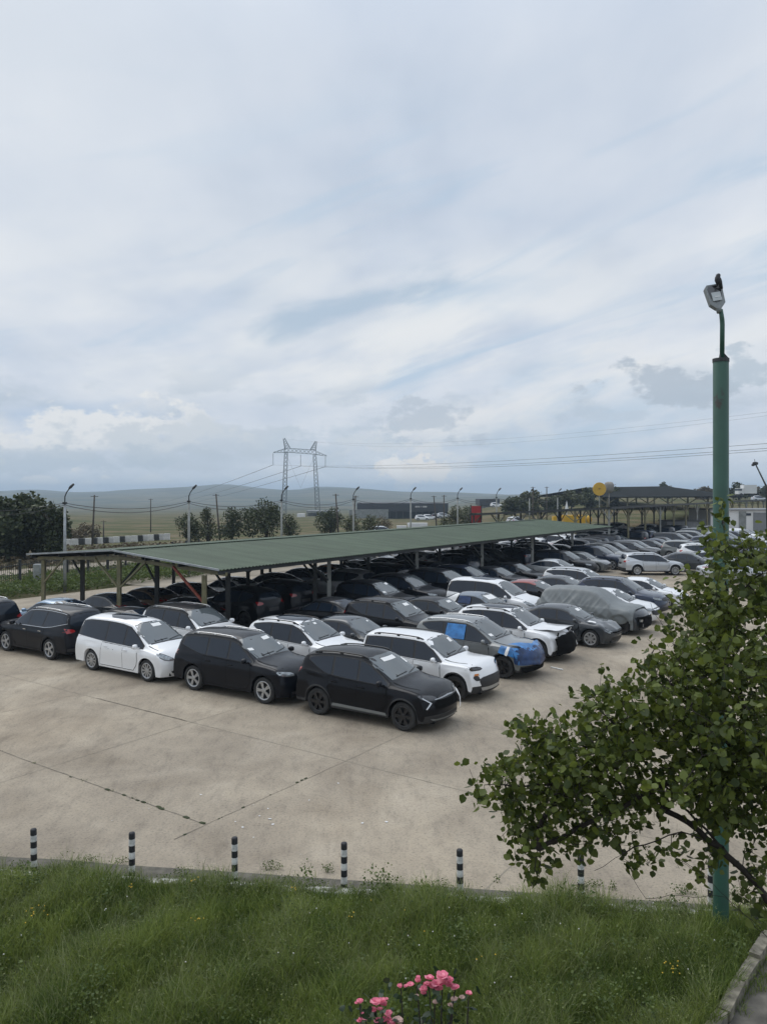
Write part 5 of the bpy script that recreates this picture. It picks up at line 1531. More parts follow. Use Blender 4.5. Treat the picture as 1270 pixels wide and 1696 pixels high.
# ================================================================ bollards, lamp post, planting
M['bwhite'] = simple('bollard_white', (.52, .52, .50), .7, vary=.35, scale=14)
M['bblack'] = simple('bollard_black', (.012, .013, .016), .6, vary=.4, scale=14)
tops_b = [(57, 1372), (219, 1379), (389, 1387), (570, 1396), (762, 1407), (962, 1416), (1177, 1424)]
where = ['bollard at the far left of the kerb line', 'second bollard from the left along the kerb', 'third bollard from the left, beside the joint crossing', 'fourth bollard from the left along the kerb', 'bollard just left of the tree branches', 'bollard half hidden under the tree branches', 'bollard hidden behind the green lamp post']
for i, (px, py) in enumerate(tops_b):
    # stands just behind the kerb
    x = (px-CX)/F*11.6
    for _ in range(5): d = kerb_y(x)+.10; x = (px-CX)/F*d
    zt_ = H-(py-HY)*d/F; lean = R.uniform(-.012, .012)
    b = empty('bollard')
    bpy.data.objects.remove(b, do_unlink=True)
    r = .046; h = zt_; nseg = 7; seg = h/nseg; mb = MB()
    for k in range(nseg):
        mi = (nseg-1-k) % 2
        if k == nseg-1: mb.lathe([(r, k*seg), (r, h-.02), (r*.85, h-.004), (.001, h)], 16, mi=mi)
        else: mb.lathe([(r, k*seg), (r, (k+1)*seg)], 16, mi=mi)
    b = mb.build('bollard', [M['bblack'], M['bwhite']], None, True); b.location = (x, d, 0); b.rotation_euler = (R.uniform(-.03, .03), lean, 0)
    tag(b, 'black and white striped %s' % where[i], 'bollard', 'striped bollards along the kerb')

M['greenpole'] = simple('green_paint', (.028, .085, .062), .45, vary=.15, scale=3)
def pole_mat():
    m = M['greenpole']; nt = m.node_tree; N = nt.nodes; b = N['Principled BSDF']
    tc = N.new('ShaderNodeTexCoord'); n = N.new('ShaderNodeTexNoise'); n.inputs['Scale'].default_value = 5; n.inputs['Detail'].default_value = 9; n.inputs['Roughness'].default_value = .75
    mp = N.new('ShaderNodeMapping'); mp.inputs['Scale'].default_value = (1, 1, .45); nt.links.new(tc.outputs['Object'], mp.inputs[0]); nt.links.new(mp.outputs[0], n.inputs['Vector'])
    r = ramp(nt, [(.605, (0, 0, 0)), (.63, (1, 1, 1))]); nt.links.new(n.outputs['Fac'], r.inputs[0])
    old = b.inputs['Base Color'].links[0].from_socket
    mx = N.new('ShaderNodeMix'); mx.data_type = 'RGBA'; nt.links.new(r.outputs[0], mx.inputs['Factor']); nt.links.new(old, mx.inputs['A']); mx.inputs['B'].default_value = (.035, .032, .028, 1)
    nt.links.new(mx.outputs['Result'], b.inputs['Base Color'])
pole_mat()
M['lampbody'] = simple('lamp_grey', (.20, .215, .22), .5, .2, vary=.15, scale=8)
M['ledpanel'] = simple('lamp_panel', (.42, .45, .46), .25)
lp = empty('street_lamp', gp(1193, 1545)); tag(lp, 'tall green painted lamp post with chipped paint and a flat lamp head', 'lamp post')
d = lp.location.y
zt_ = lambda py: H-(py-HY)*d/F
dx = lambda px: (px-CX)/F*d-lp.location.x
mb = MB(); mb.lathe([(.098, 0), (.098, zt_(598)), (.09, zt_(595))], 28); mb.lathe([(.09, zt_(595)), (.001, zt_(595))], 28); mb.build('post_tube', M['greenpole'], lp, True)
mb = MB(); mb.lathe([(.10, zt_(600)), (.104, zt_(600)), (.104, zt_(594)), (.001, zt_(594))], 28); mb.add([(-.02, -.02, zt_(594)), (.10, -.02, zt_(594)), (.10, .02, zt_(594)), (-.02, .02, zt_(594)), (.0, -.02, zt_(580)), (.0, .02, zt_(580))], [(0, 1, 4), (3, 5, 2), (1, 2, 5, 4), (0, 4, 5, 3)]); mb.build('cap', M['darksteel'], lp)
mb = MB(); mb.tube([(dx(1195), 0, zt_(597)), (dx(1195.5), 0, zt_(538)), (dx(1194.5), -.01, zt_(530)), (dx(1190), -.05, zt_(514))], [.030, .030, .030, .026], 12); mb.build('upper_pole', M['greenpole'], lp, True)
# lamp head: a tray tilted towards us
hd = empty('lamp_head', (dx(1187.5), -.06, zt_(512))); hd.parent = lp; hd.rotation_euler = (math.radians(-14), math.radians(-9), 0)
def rounded_slab(w0, w1, h0, h1, y0, y1, n=6):
    pts = [(-w0*.32, h0), (-w0, h0+.07), (-w1, h1-.04), (-w1*.75, h1), (w1*.75, h1), (w1, h1-.04), (w0, h0+.07), (w0*.32, h0)]
    v = [(x, y0, z) for x, z in pts]+[(x, y1, z) for x, z in pts]; m = len(pts)
    f = [tuple(range(m)), tuple(range(2*m-1, m-1, -1))]+[((i+1) % m, i, i+m, (i+1) % m+m) for i in range(m)]
    return v, f
mb = MB(); v_, f_ = rounded_slab(.098, .112, .0, .345, 0, .07); mb.add(v_, f_); hb = mb.build('housing', M['lampbody'], hd)
mb = MB(); v_, f_ = rounded_slab(.075, .088, .09, .325, -.006, 0); mb.add(v_, f_); mb.build('lens_tray', M['lampdark'], hd)
mb = MB(); mb.box((0, -.010, .165), (.118, .012, .12)); mb.build('led_panel', M['ledpanel'], hd)
mb = MB(); mb.box((.005, -.018, .158), (.062, .006, .014)); mb.build('label_plate', M['whitewall'], hd)
mb = MB(); mb.tube([(0, .03, -.05), (0, .03, .07)], .035, 12); mb.build('socket', M['lampbody'], hd, True)
# bird on the lamp
M['crow'] = simple('black_feathers', (.012, .013, .016), .6, vary=.4, scale=30)
bz = zt_(478); br = empty('perched_bird', (lp.location.x+dx(1186.5), d-.03, bz)); tag(br, 'black bird perched on top of the green lamp post', 'bird'); br.scale = (.78, .78, .78)
mb = MB()
pr = [(-.075, 0, -.075), (-.05, 0, -.02), (-.02, 0, .03), (.0, 0, .08), (.005, 0, .115), (-.005, 0, .14), (-.012, 0, .165), (-.02, 0, .182)]
mb.tube([(-p[0], p[1], p[2]+.06) for p in pr], [.012, .030, .052, .055, .044, .036, .034, .012], 14); mb.build('body', M['crow'], br, True).rotation_euler = (0, 0, 0)
mb = MB(); mb.tube([(.02, -.01, .225), (-.015, -.012, .222), (-.05, -.014, .214)], [.013, .010, .001], 8); mb.build('beak', M['lampdark'], br, True)
for sg in (-1, 1):
    mb = MB(); mb.tube([(.005, sg*.02, .06), (-.002, sg*.02, .0)], .006, 6); mb.bar((-.03, sg*.02, .003), (.015, sg*.02, .003), .008); mb.build('leg', M['lampdark'], br)

# ---------------------------------------------------------------- grass of the verge
def grass_patch(name, n, region, hfun, mat, label, wid=(.004, .010), seed=1, keep=None):
    rg = np.random.default_rng(seed)
    x = rg.uniform(region[0], region[1], n); y = rg.uniform(region[2], region[3], n)
    if keep is not None:
        k = keep(x, y); x = x[k]; y = y[k]
    n = len(x); h = hfun(x, y)*rg.uniform(.45, 1.15, n)
    a = rg.uniform(0, 2*np.pi, n); ln = rg.uniform(.1, .75, n)*h; w = rg.uniform(*wid, n)
    b = rg.uniform(0, 2*np.pi, n)
    ex, ey = np.cos(a), np.sin(a); fx, fy = np.cos(b), np.sin(b)
    V_ = np.zeros((n, 7, 3))
    for i, (q, ww) in enumerate(((0, 1), (.38, .9), (.75, .6))):
        cx_ = x+ex*ln*q*q; cy_ = y+ey*ln*q*q; cz = h*q*(1-.18*q)
        V_[:, 2*i, 0] = cx_-fx*w*ww; V_[:, 2*i, 1] = cy_-fy*w*ww; V_[:, 2*i, 2] = cz
        V_[:, 2*i+1, 0] = cx_+fx*w*ww; V_[:, 2*i+1, 1] = cy_+fy*w*ww; V_[:, 2*i+1, 2] = cz
    V_[:, 6, 0] = x+ex*ln; V_[:, 6, 1] = y+ey*ln; V_[:, 6, 2] = h*(.86-.25*ln/h)
    o = (np.arange(n)*7)[:, None]
    Q = np.concatenate([o+np.array([[0, 1, 3, 2]]), o+np.array([[2, 3, 5, 4]])]); T = o+np.array([[4, 5, 6]])
    ob = npmesh(name, V_.reshape(-1, 3), Q, T, mat); tag(ob, label, 'grass', kind='stuff'); return ob
def smooth_noise(x, y, sc, seed):
    rg = np.random.default_rng(seed); out = np.zeros_like(x)
    for k in range(6):
        th_ = rg.uniform(0, 2*np.pi); f = sc*rg.uniform(.5, 1.9); ph = rg.uniform(0, 6.28)
        out += np.sin((x*np.cos(th_)+y*np.sin(th_))*f+ph)
    return out/6
def in_verge(x, y):
    k = y < 11.7-(x+5.83)*.109-.08+.16*smooth_noise(x, y, 4, 77)
    ax_, bx_, nv_ = PATH
    k &= ((x-ax_.x)*nv_.x+(y-ax_.y)*nv_.y) < -.02+.16*smooth_noise(x, y, 5, 78)
    return k
M['soil'] = simple('verge_soil', (.035, .045, .018), .95, vary=.4, scale=3)
vs = [(-14, 4.0, .012), (PATH[1].x-PATH[2].x*.08, PATH[1].y-PATH[2].y*.08, .012), (PATH[0].x-PATH[2].x*.08, PATH[0].y-PATH[2].y*.08, .012), (-14, kerb_y(-14)-.16, .012)]
mesh('verge_soil', vs, [tuple(range(4))], M['soil']); tag(bpy.data.objects['verge_soil'], 'dark soil under the long grass', 'ground', kind='structure')
M['grass'] = foliage('grass_blades', (.055, .100, .014), (.215, .270, .065), .48, .55, .40)
M['grassdry'] = foliage('dry_stalks', (.13, .16, .06), (.24, .26, .12), .3)
M['herb'] = foliage('herb_leaves', (.040, .062, .014), (.21, .24, .085), .3)
M['weed'] = foliage('weed_leaves', (.045, .075, .015), (.11, .15, .038), .3)
hf = lambda x, y: np.clip(.36+.24*smooth_noise(x, y, 2.4, 4)+.20*smooth_noise(x, y, 7.5, 5), .14, .74)*np.clip((11.7-(x+5.83)*.109-y)*.9+.8, .8, 1)
grass_patch('long_grass', 290000, (-8.5, 6.0, 7.0, 12.6), hf, M['grass'], 'long unmown green grass on the verge', (.0018, .0050), 3, in_verge)
grass_patch('tall_stalks', 34000, (-8.5, 6.0, 7.0, 12.6), lambda x, y: hf(x, y)*1.55, M['grassdry'], 'pale seeding grass stalks among the green grass', (.0012, .0028), 8, lambda x, y: in_verge(x, y) & (smooth_noise(x, y, 3.2, 9) > -.1))
def leafy(name, n, centers, mat, label, kind, size=(.02, .045), cat='weeds', parent=None, seed=2):
    """leaf-sized faces scattered round centres (x, y, z, rx, ry, rz)"""
    rg = np.random.default_rng(seed); C_ = np.array(centers); w = C_[:, 3]*C_[:, 4]*C_[:, 5]; k = rg.choice(len(C_), n, p=w/w.sum())
    dirs = rg.normal(size=(n, 3)); dirs /= np.linalg.norm(dirs, axis=1)[:, None]
    p = C_[k, :3]+dirs*(rg.uniform(0, 1, n)**.42)[:, None]*C_[k, 3:6]
    return leaves_at(name, p, mat, size, parent, rg), label
def leaves_at(name, p, mat, size, parent=None, rg=None, droop=.35, aspect=.72):
    n = len(p); rg = rg or np.random.default_rng(5)
    a = rg.normal(size=(n, 3)); a[:, 2] = a[:, 2]*.6-droop; a /= np.linalg.norm(a, axis=1)[:, None]
    b = rg.normal(size=(n, 3)); b -= a*(a*b).sum(1)[:, None]; b /= np.linalg.norm(b, axis=1)[:, None]
    c = np.cross(a, b); L_ = rg.uniform(size[0], size[1], n)[:, None]; W_ = L_*aspect*.5
    fold = rg.uniform(.05, .35, n)[:, None]
    V_ = np.stack([p, p+a*L_*.30-b*W_*.95+c*W_*fold, p+a*L_*.68-b*W_*.75+c*W_*fold, p+a*L_+c*W_*.1, p+a*L_*.68+b*W_*.75+c*W_*fold, p+a*L_*.30+b*W_*.95+c*W_*fold, p+a*L_*.5], 1)
    o = (np.arange(n)*7)[:, None]
    Q = np.concatenate([o+np.array([[0, 6, 2, 1]]), o+np.array([[0, 5, 4, 6]])]); T = np.concatenate([o+np.array([[6, 3, 2]]), o+np.array([[6, 4, 3]])])
    return npmesh(name, V_.reshape(-1, 3), Q, T, mat, parent)
# small-leaved herbs all through the grass
rg = np.random.default_rng(19); nh = 60000
hx = rg.uniform(-8.5, 6.0, nh); hy = rg.uniform(7.0, 12.6, nh); kk = in_verge(hx, hy) & (smooth_noise(hx, hy, 5, 61) > -.25+.3*rg.random(nh)); hx, hy = hx[kk], hy[kk]
hz_ = hf(hx, hy)*rg.uniform(.35, 1.05, len(hx))
o = leaves_at('meadow_herbs', np.stack([hx, hy, hz_], 1), M['herb'], (.010, .032), None, rg, -.15, .55); tag(o, 'small leaved herbs tangled through the long grass', 'weeds', kind='stuff')
# broad-leaved weeds and flowers in the grass
rr = random.Random(12); cs = []
for k in range(130):
    x = rr.uniform(-8, 5); y = rr.uniform(7.5, kerb_y(x)-.1)
    if not in_verge(np.array([x]), np.array([y]))[0]: continue
    h = rr.uniform(.12, .3); cs.append((x, y, h, rr.uniform(.08, .28), rr.uniform(.08, .28), h*.9))
o, _ = leafy('broad_weeds', 9000, cs, M['weed'], '', '', (.02, .05)); tag(o, 'broad leaved weeds growing through the long grass', 'weeds', kind='stuff')
M['petal_y'] = simple('yellow_petals', (.55, .36, .02), .6); M['petal_w'] = simple('pale_seed_heads', (.45, .44, .40), .8)
def flowers(name, mat, spots, r, label):
    mb = MB()
    for x, y, z in spots: ellipsoid(mb, (x, y, z), (r*rr.uniform(.7, 1.2), r, r*.7), 6, 4)
    o = mb.build(name, mat); tag(o, label, 'wildflowers', kind='stuff')
sp_ = []
for px, py, n, sx, sy in ((48, 1508, 12, 26, 14), (216, 1468, 4, 6, 3), (485, 1472, 5, 12, 8), (325, 1522, 6, 10, 3), (1108, 1604, 11, 16, 12), (600, 1500, 5, 60, 20), (780, 1580, 4, 60, 30), (320, 1456, 5, 10, 8)):
    for k in range(n):
        p = gp(px+rr.gauss(0, sx*.6), py+rr.gauss(0, sy*.6), .42); sp_.append(p)
flowers('yellow_wildflowers', M['petal_y'], [p for p in sp_ if in_verge(np.array([p.x]), np.array([p.y]))[0]], .008, 'tiny yellow wildflowers in the long grass')
sp_ = []
for k in range(34):
    p = gp(rr.uniform(0, 1200), rr.uniform(1475, 1640), .40); sp_.append(p)
flowers('clover_heads', M['petal_w'], [p for p in sp_ if in_verge(np.array([p.x]), np.array([p.y]))[0]], .009, 'pale clover heads dotted through the long grass')
# weeds in the gutter and in the joints
cs = []
for k in range(24):
    x = rr.uniform(-7, 5.2); y = kerb_y(x)+rr.choice((.05, .12, .5))+rr.uniform(-.05, .15); cs.append((x, y, .05, rr.uniform(.05, .2), .05, rr.uniform(.05, .14)))
for k in range(60):
    t = rr.uniform(-16, 11) ; p = lot(-11.2, t); 
    if mnoise.noise(Vector((t*.8, 3, 0))) > -.05: cs.append((p.x, p.y, .015, rr.uniform(.03, .10), rr.uniform(.02, .05), .02))
o, _ = leafy('crack_weeds', 3800, cs, M['weed'], '', '', (.012, .03), seed=6); tag(o, 'small weeds rooted in the gutter and the slab joints', 'weeds', kind='stuff')
ax_, bx_, nv_ = PATH
def by_path(x, y):
    q = (x-ax_.x)*nv_.x+(y-ax_.y)*nv_.y
    return (q > -.12) & (q < .22+.2*smooth_noise(x, y, 6, 21)) & (smooth_noise(x, y, 4.5, 22) > -.12)
grass_patch('path_grass', 30000, (2.5, 6.0, 5.5, 11), lambda x, y: np.full_like(x, .17), M['grass'], 'grass creeping over the kerb of the path', (.002, .004), 25, by_path)
grass_patch('gutter_grass', 2600, (-7.5, 5.5, 10.4, 12.9), lambda x, y: np.full_like(x, .2), M['grass'], 'thin grass tufts standing in the gutter', (.002, .004), 15, lambda x, y: (y > 11.7-(x+5.83)*.109) & (y < 12.3-(x+6.1)*.13) & (smooth_noise(x, y, 5, 3) > .12))
# clods of dirt and weed in the open joints
mb = MB()
for k in range(34):
    t = rr.choice((rr.uniform(-14, 11), rr.uniform(-4, 11))); p = lot(-11.2, t)+Vector((rr.gauss(0, .015), rr.gauss(0, .015), 0)); q = rr.uniform(.015, .06)
    ellipsoid(mb, (p.x, p.y, .004), (q*1.5, q*.7, q*.25), 8, 4, rz=YAW)
for k in range(9):
    p = lot(rr.uniform(-11.9, -7.5), 11.0); q = rr.uniform(.012, .035); ellipsoid(mb, (p.x, p.y, .004), (q*.8, q*1.3, q*.25), 8, 4, rz=YAW)
tag(mb.build('joint_clods', M['soil'], None, True), 'dark clods of soil lodged in the slab joints', 'soil', kind='stuff')
# scraps of paper and the white batten on the concrete
M['litter'] = simple('paper_litter', (.62, .62, .62), .9)
mb = MB()
for px, py in ((430, 1352), (447, 1357), (452, 1366), (402, 1371), (390, 1362), (333, 1317), (420, 1334), (512, 1326), (600, 1364), (560, 1298), (247, 1340), (186, 1360), (640, 1362), (498, 1416), (444, 1340), (420, 1388)):
    p = gp(px, py); a = rr.uniform(0, 6); w = rr.uniform(.008, .028)
    mb.add([(p.x+w*math.cos(a+q)*1.3, p.y+w*math.sin(a+q), .008+.01*rr.random()) for q in (0, 1.4, 3, 4.5)], [(0, 1, 2, 3)])
tag(mb.build('paper_scraps', M['litter']), 'small scraps of pale paper scattered on the concrete', 'litter', kind='stuff')
a = gp(912, 1106); b_ = gp(931, 1110); mb = MB(); mb.bar(a+Vector((0, 0, .02)), b_+Vector((0, 0, .02)), .07, .03); tag(mb.build('white_batten', M['bwhite']), 'white batten lying on the concrete before the smashed SUV', 'batten')

# ---------------------------------------------------------------- trees and bushes far off
M['fol_dark'] = foliage('dark_foliage', (.018, .030, .011), (.068, .082, .030), .15)
M['fol_olive'] = foliage('olive_foliage', (.035, .045, .015), (.085, .09, .035), .12)
M['fol_brown'] = foliage('dry_foliage', (.07, .055, .03), (.14, .11, .06), .1)
M['bark'] = simple('bark', (.035, .028, .022), .95, vary=.4, scale=6, bump=.8)
def far_tree(px, top, d, wpx, label, mat='fol_dark', name='tree', n=2600, lobes=9, base=None, group=None, leaf=None, squash=1.0):
    seed = int(px*7+top*3); rr_ = random.Random(seed); rg = np.random.default_rng(seed)
    x = (px-CX)/F*d; zb_ = land(x, d) if base is None else base; zt2 = H-(top-HY)*d/F; h = max(.8, zt2-zb_); w = wpx*d/F/2*1.3
    r = empty(name, (x, d, zb_)); tag(r, label, 'tree' if name == 'tree' else 'bush', group)
    mb = MB(); th_ = h*.3
    mb.tube([(0, 0, -.2), (.05*w, 0, th_), (.0, .05*w, h*.6), (.08*w, 0, h*.85)], [.035*h+.04, .028*h+.03, .015*h+.02, .01], 7)
    for k in range(6):
        a_ = rr_.uniform(0, 6.28); z_ = rr_.uniform(.25, .6)*h; mb.tube([(0, 0, z_), (math.cos(a_)*w*.4, math.sin(a_)*w*.4, z_+.2*h), (math.cos(a_)*w*.7, math.sin(a_)*w*.7, z_+.3*h)], [.015*h+.015, .01*h+.01, .006], 5)
    mb.build('trunk', M['bark'], r, True)
    cs = []
    for k in range(lobes):
        a_ = rr_.uniform(0, 6.28); q = math.sqrt(rr_.random())*.68; zz = rr_.uniform(.14, .78); env = math.sin(PI*min(1, max(.12, zz*.85+.1)))
        lr = rr_.uniform(.24, .42)
        cs.append((math.cos(a_)*q*w*env, math.sin(a_)*q*w*env, zz*h, lr*w, lr*w, lr*h*.55*squash))
    cs.append((0, 0, h*.55, w*.5, w*.5, h*.32)); cs.append((rr_.uniform(-.2, .2)*w, 0, h*.84, w*.3, w*.3, h*.16))
    C_ = np.array(cs); k = rg.choice(len(C_), n, p=C_[:, 3]**1.5/(C_[:, 3]**1.5).sum()); dirs = rg.normal(size=(n, 3)); dirs /= np.linalg.norm(dirs, axis=1)[:, None]
    p = C_[k, :3]+dirs*(rg.uniform(.25, 1.08, n)**.5)[:, None]*C_[k, 3:6]; p[:, 2] = np.clip(p[:, 2], .1, h*1.0)
    lf = leaf or max(.12, .035*max(w, h*.5)+.08)
    leaves_at('crown', p, M[mat], (lf*.6, lf*1.5), r, rg, .1, .9)
    return r
TG = 'trees and bushes beyond the lot'
far_tree(38, 815, 66, 112, 'large dark broad tree at the left edge behind the fence', n=9000, lobes=20, group=TG, leaf=.30)
far_tree(92, 838, 64, 44, 'smaller dark tree leaning out right of the large left tree', n=2600, group=TG, leaf=.26)
far_tree(-70, 818, 72, 90, 'dark tree cut off by the left edge of the photo', n=3000, group=TG)
far_tree(142, 866, 92, 46, 'dry brownish bush beside the striped barrier', 'fol_brown', 'bush', 1500, group=TG)
far_tree(118, 872, 90, 30, 'low dry bush between the left tree and the brownish bush', 'fol_brown', 'bush', 900, group=TG)
far_tree(311, 848, 82, 52, 'dark green bushy tree at the left end of the green roof skyline', n=2200, group=TG)
far_tree(344, 838, 92, 40, 'slender olive tree between the two bushy trees left of centre', 'fol_olive', n=1800, group=TG)
far_tree(383, 838, 88, 58, 'round dark tree behind the leaning wooden pole', n=2400, group=TG)
far_tree(440, 824, 86, 74, 'tallest dark tree left of the pylon legs', n=3600, lobes=14, group=TG)
far_tree(478, 850, 84, 34, 'small dark tree at the foot of the pylon', n=1200, group=TG)
far_tree(546, 839, 100, 56, 'dark round tree left of the warehouse wing', n=2600, group=TG)
far_tree(585, 852, 98, 40, 'olive bush right of the dark round tree', 'fol_olive', 'bush', 1500, group=TG)
far_tree(612, 851, 96, 44, 'yellow green bush before the warehouse wing', 'fol_olive', 'bush', 1700, group=TG)
far_tree(636, 852, 120, 30, 'thin dry bush before the warehouse wing', 'fol_brown', 'bush', 900, group=TG)
far_tree(756, 836, 120, 50, 'olive tree left of the red panels', 'fol_olive', n=2400, group=TG)
far_tree(738, 856, 112, 40, 'low olive bush at the right end of the warehouse', 'fol_olive', 'bush', 1300, group=TG)
far_tree(776, 838, 125, 34, 'dark tree just behind the red panels', n=1500, group=TG)
for px, tp, d_, w_, mt, lab in ((852, 822, 165, 50, 'fol_dark', 'dark tree behind the ridge left of the yellow sign'), (882, 812, 170, 46, 'fol_olive', 'tall olive tree left of the yellow round sign'), (916, 821, 172, 40, 'fol_dark', 'very dark round tree between the olive trees left of the yellow sign'), (945, 812, 176, 52, 'fol_olive', 'wide olive tree next left of the yellow sign'), (972, 808, 178, 40, 'fol_dark', 'dark tree immediately left of the yellow sign'), (1014, 800, 190, 34, 'fol_dark', 'dark tree immediately right of the yellow sign'), (1100, 799, 250, 26, 'fol_dark', 'small pointed tree above the dark shed roof'), (1168, 806, 240, 40, 'fol_brown', 'brownish tree left of the green lamp post'), (1196, 806, 235, 40, 'fol_olive', 'olive tree behind the green lamp post'), (1222, 798, 230, 40, 'fol_dark', 'tall dark tree right of the green lamp post'), (1248, 806, 236, 36, 'fol_brown', 'low brown tree behind the lorry'), (1272, 800, 228, 34, 'fol_dark', 'dark tree cut by the right edge of the photo'), (1310, 800, 230, 50, 'fol_dark', 'dark tree beyond the right edge')):
    far_tree(px, tp, d_, w_, lab, mt, n=2000, lobes=10, group=TG, leaf=.45)
# hedge and scrub beside the lot
rg = np.random.default_rng(31)
def scrub(name, n, s0, s1, t0, t1, hh, mat, size, label, seed):
    rg = np.random.default_rng(seed); s = rg.uniform(s0, s1, n); t = rg.uniform(t0, t1, n)
    x = O.x+U.x*s+V.x*t; y = O.y+U.y*s+V.y*t
    hm = np.clip(hh*(.62+.55*smooth_noise(x, y, 1.1, seed)+.3*smooth_noise(x, y, 3.1, seed+1)), .08, None)
    z = hm*rg.uniform(.05, 1, n)**.6+np.array([land(a_, b_) for a_, b_ in zip(x, y)])
    o = leaves_at(name, np.stack([x, y, z], 1), M[mat], size, None, rg, -.2, .6); tag(o, label, 'undergrowth', kind='stuff')
scrub('hedge_strip', 26000, -14, 26, -24.2, -19.2, 1.0, 'weed', (.08, .22), 'dense green shrubs in the strip between the lot and the fence', 41)
scrub('field_scrub', 9000, -10, 40, -50, -34, .45, 'fol_brown', (.15, .45), 'dry tall grass and scrub in the field behind the fence', 44)
scrub('field_grass', 9000, -10, 50, -31, -25.5, .35, 'weed', (.08, .22), 'green grass between the fence and the dirt track', 46)
scrub('back_scrub', 9000, 26, 90, -32, -23, .7, 'fol_olive', (.12, .4), 'scrub along the far left edge of the lot', 47)

# ---------------------------------------------------------------- the tree leaning in on the right
def big_tree():
    rt = Vector((3.25, 5.0, 0)); r = empty('apricot_tree', rt); tag(r, 'leafy green tree with heart shaped leaves leaning in from the right edge', 'tree')
    DT = 5.3
    rr_ = random.Random(77); rg = np.random.default_rng(77)
    P3 = lambda px, py, d=DT: at(px, py, d)
    nodes = []; radius = []; par = []
    def chain(pts, start=None):
        prev = start
        for k, p in enumerate(pts):
            if prev is not None:
                a_ = nodes[prev]; n_ = max(1, int((p-a_).length/.07))
                for j in range(1, n_+1):
                    q = a_.lerp(p, j/n_)+Vector((rr_.uniform(-1, 1), rr_.uniform(-1, 1), rr_.uniform(-1, 1)))*.010
                    nodes.append(q); par.append(prev); prev = len(nodes)-1
            else:
                nodes.append(p); par.append(-1); prev = len(nodes)-1
        return prev
    t0 = chain([rt+Vector((0, 0, -.1)), rt+Vector((.02, .05, .8)), P3(1395, 1730, 5.15), P3(1340, 1590, 5.2)])
    f1 = chain([P3(1262, 1478, 5.25), P3(1192, 1405, 5.2)], t0)
    f1b = chain([P3(1128, 1376, 5.15), P3(1050, 1405, 5.1), P3(985, 1445, 5.05)], f1)
    f2 = chain([P3(1120, 1352, 5.3), P3(1050, 1320, 5.4), P3(960, 1300, 5.3), P3(870, 1300, 5.2), P3(800, 1300, 5.2)], f1)
    chain([P3(1090, 1290, 5.3), P3(1040, 1220, 5.4), P3(985, 1165, 5.4)], f1)
    chain([P3(1000, 1250, 5.5), P3(930, 1220, 5.4), P3(868, 1208, 5.3)], f2-14)
    chain([P3(890, 1370, 5.1), P3(885, 1440, 5.1)], f2-8)
    up = chain([P3(1330, 1480, 5.3), P3(1275, 1330, 5.5), P3(1235, 1180, 5.7), P3(1205, 1040, 5.8), P3(1200, 930, 5.8), P3(1196, 830, 5.8)], t0)
    chain([P3(1180, 1150, 5.8), P3(1110, 1060, 6.0), P3(1075, 1000, 6.0)], up-32)
    chain([P3(1210, 1240, 5.3), P3(1150, 1160, 5.2), P3(1090, 1120, 5.1)], up-44)
    chain([P3(1320, 1200, 5.4), P3(1340, 1000, 5.4), P3(1300, 900, 5.5)], up-40)
    chain([P3(1262, 950, 5.6), P3(1240, 905, 5.6)], up-10)
    lowb = chain([P3(1200, 1484, 5.0), P3(1110, 1484, 4.95), P3(1068, 1488, 4.95), P3(1036, 1440, 4.95)], t0-2)
    chain([P3(1150, 1440, 5.0), P3(1100, 1410, 5.0)], lowb-16)
    bare = set(range(t0+1))
    # leaf clusters: px, py, radius px, depth spread, weight
    CL = [(1262, 1445, 22, .3), (1228, 1472, 14, .25), (1178, 1425, 16, .25), (1120, 1400, 16, .25), (1200, 1335, 46, .4), (1200, 1045, 40, .4), (1200, 1260, 60, .5), (1215, 960, 58, .5), (1238, 905, 26, .3), (1185, 905, 22, .2), (1165, 1010, 48, .5), (1240, 1050, 75, .6), (1150, 1085, 55, .5), (1085, 1100, 26, .3), (1200, 1140, 85, .7), (1110, 1170, 62, .6), (1040, 1195, 62, .5), (990, 1165, 30, .3), (970, 1225, 62, .5), (900, 1225, 36, .35), (868, 1212, 18, .2), (1260, 1190, 90, .7), (1180, 1240, 85, .7), (1080, 1250, 72, .6), (1000, 1290, 62, .5), (920, 1285, 62, .45), (850, 1290, 40, .3), (805, 1300, 24, .2), (890, 1350, 48, .4), (845, 1345, 22, .25), (960, 1350, 55, .4), (880, 1405, 30, .25), (885, 1455, 14, .15), (1250, 1290, 75, .6), (1180, 1310, 34, .5), (1030, 1350, 34, .4), (1080, 1330, 24, .4), (1045, 1415, 18, .25), (1085, 1420, 14, .25), (1275, 1385, 22, .4), (1160, 1450, 9, .2), (1240, 1415, 12, .3), (1262, 1500, 22, .3), (1195, 860, 12, .15), (1197, 835, 8, .1), (1300, 1120, 70, .6), (1310, 980, 60, .5), (1150, 985, 30, .3), (1265, 900, 22, .25), (1330, 1300, 70, .6)]
    pts = []
    for px, py, rp, sp2 in CL:
        dd = 5.75 if py < 1080 else 5.3
        m_ = max(3, int(rp*rp/33))
        for k in range(m_):
            a_ = rr_.uniform(0, 6.28); q = math.sqrt(rr_.random())*1.12
            if rr_.random() < .10: q *= 1.3
            pts.append(P3(px+math.cos(a_)*q*rp, py+math.sin(a_)*q*rp, dd+rr_.gauss(0, sp2*.55)))
    # upright young shoots that stick out of the crown
    for k in range(60):
        px, py, rp, sp2 = rr_.choice(CL[:38]); a_ = rr_.uniform(-2.7, -.6); q = rp*rr_.uniform(1.1, 1.7)
        if py-abs(q) < 830: continue
        pts.append(P3(px+math.cos(a_)*q, py+math.sin(a_)*q, (5.75 if py < 1080 else 5.3)+rr_.gauss(0, sp2*.5)))
    # join every cluster point to the nearest branch already grown
    N_ = np.array([tuple(q) for q in nodes]); base = Vector(nodes[t0])
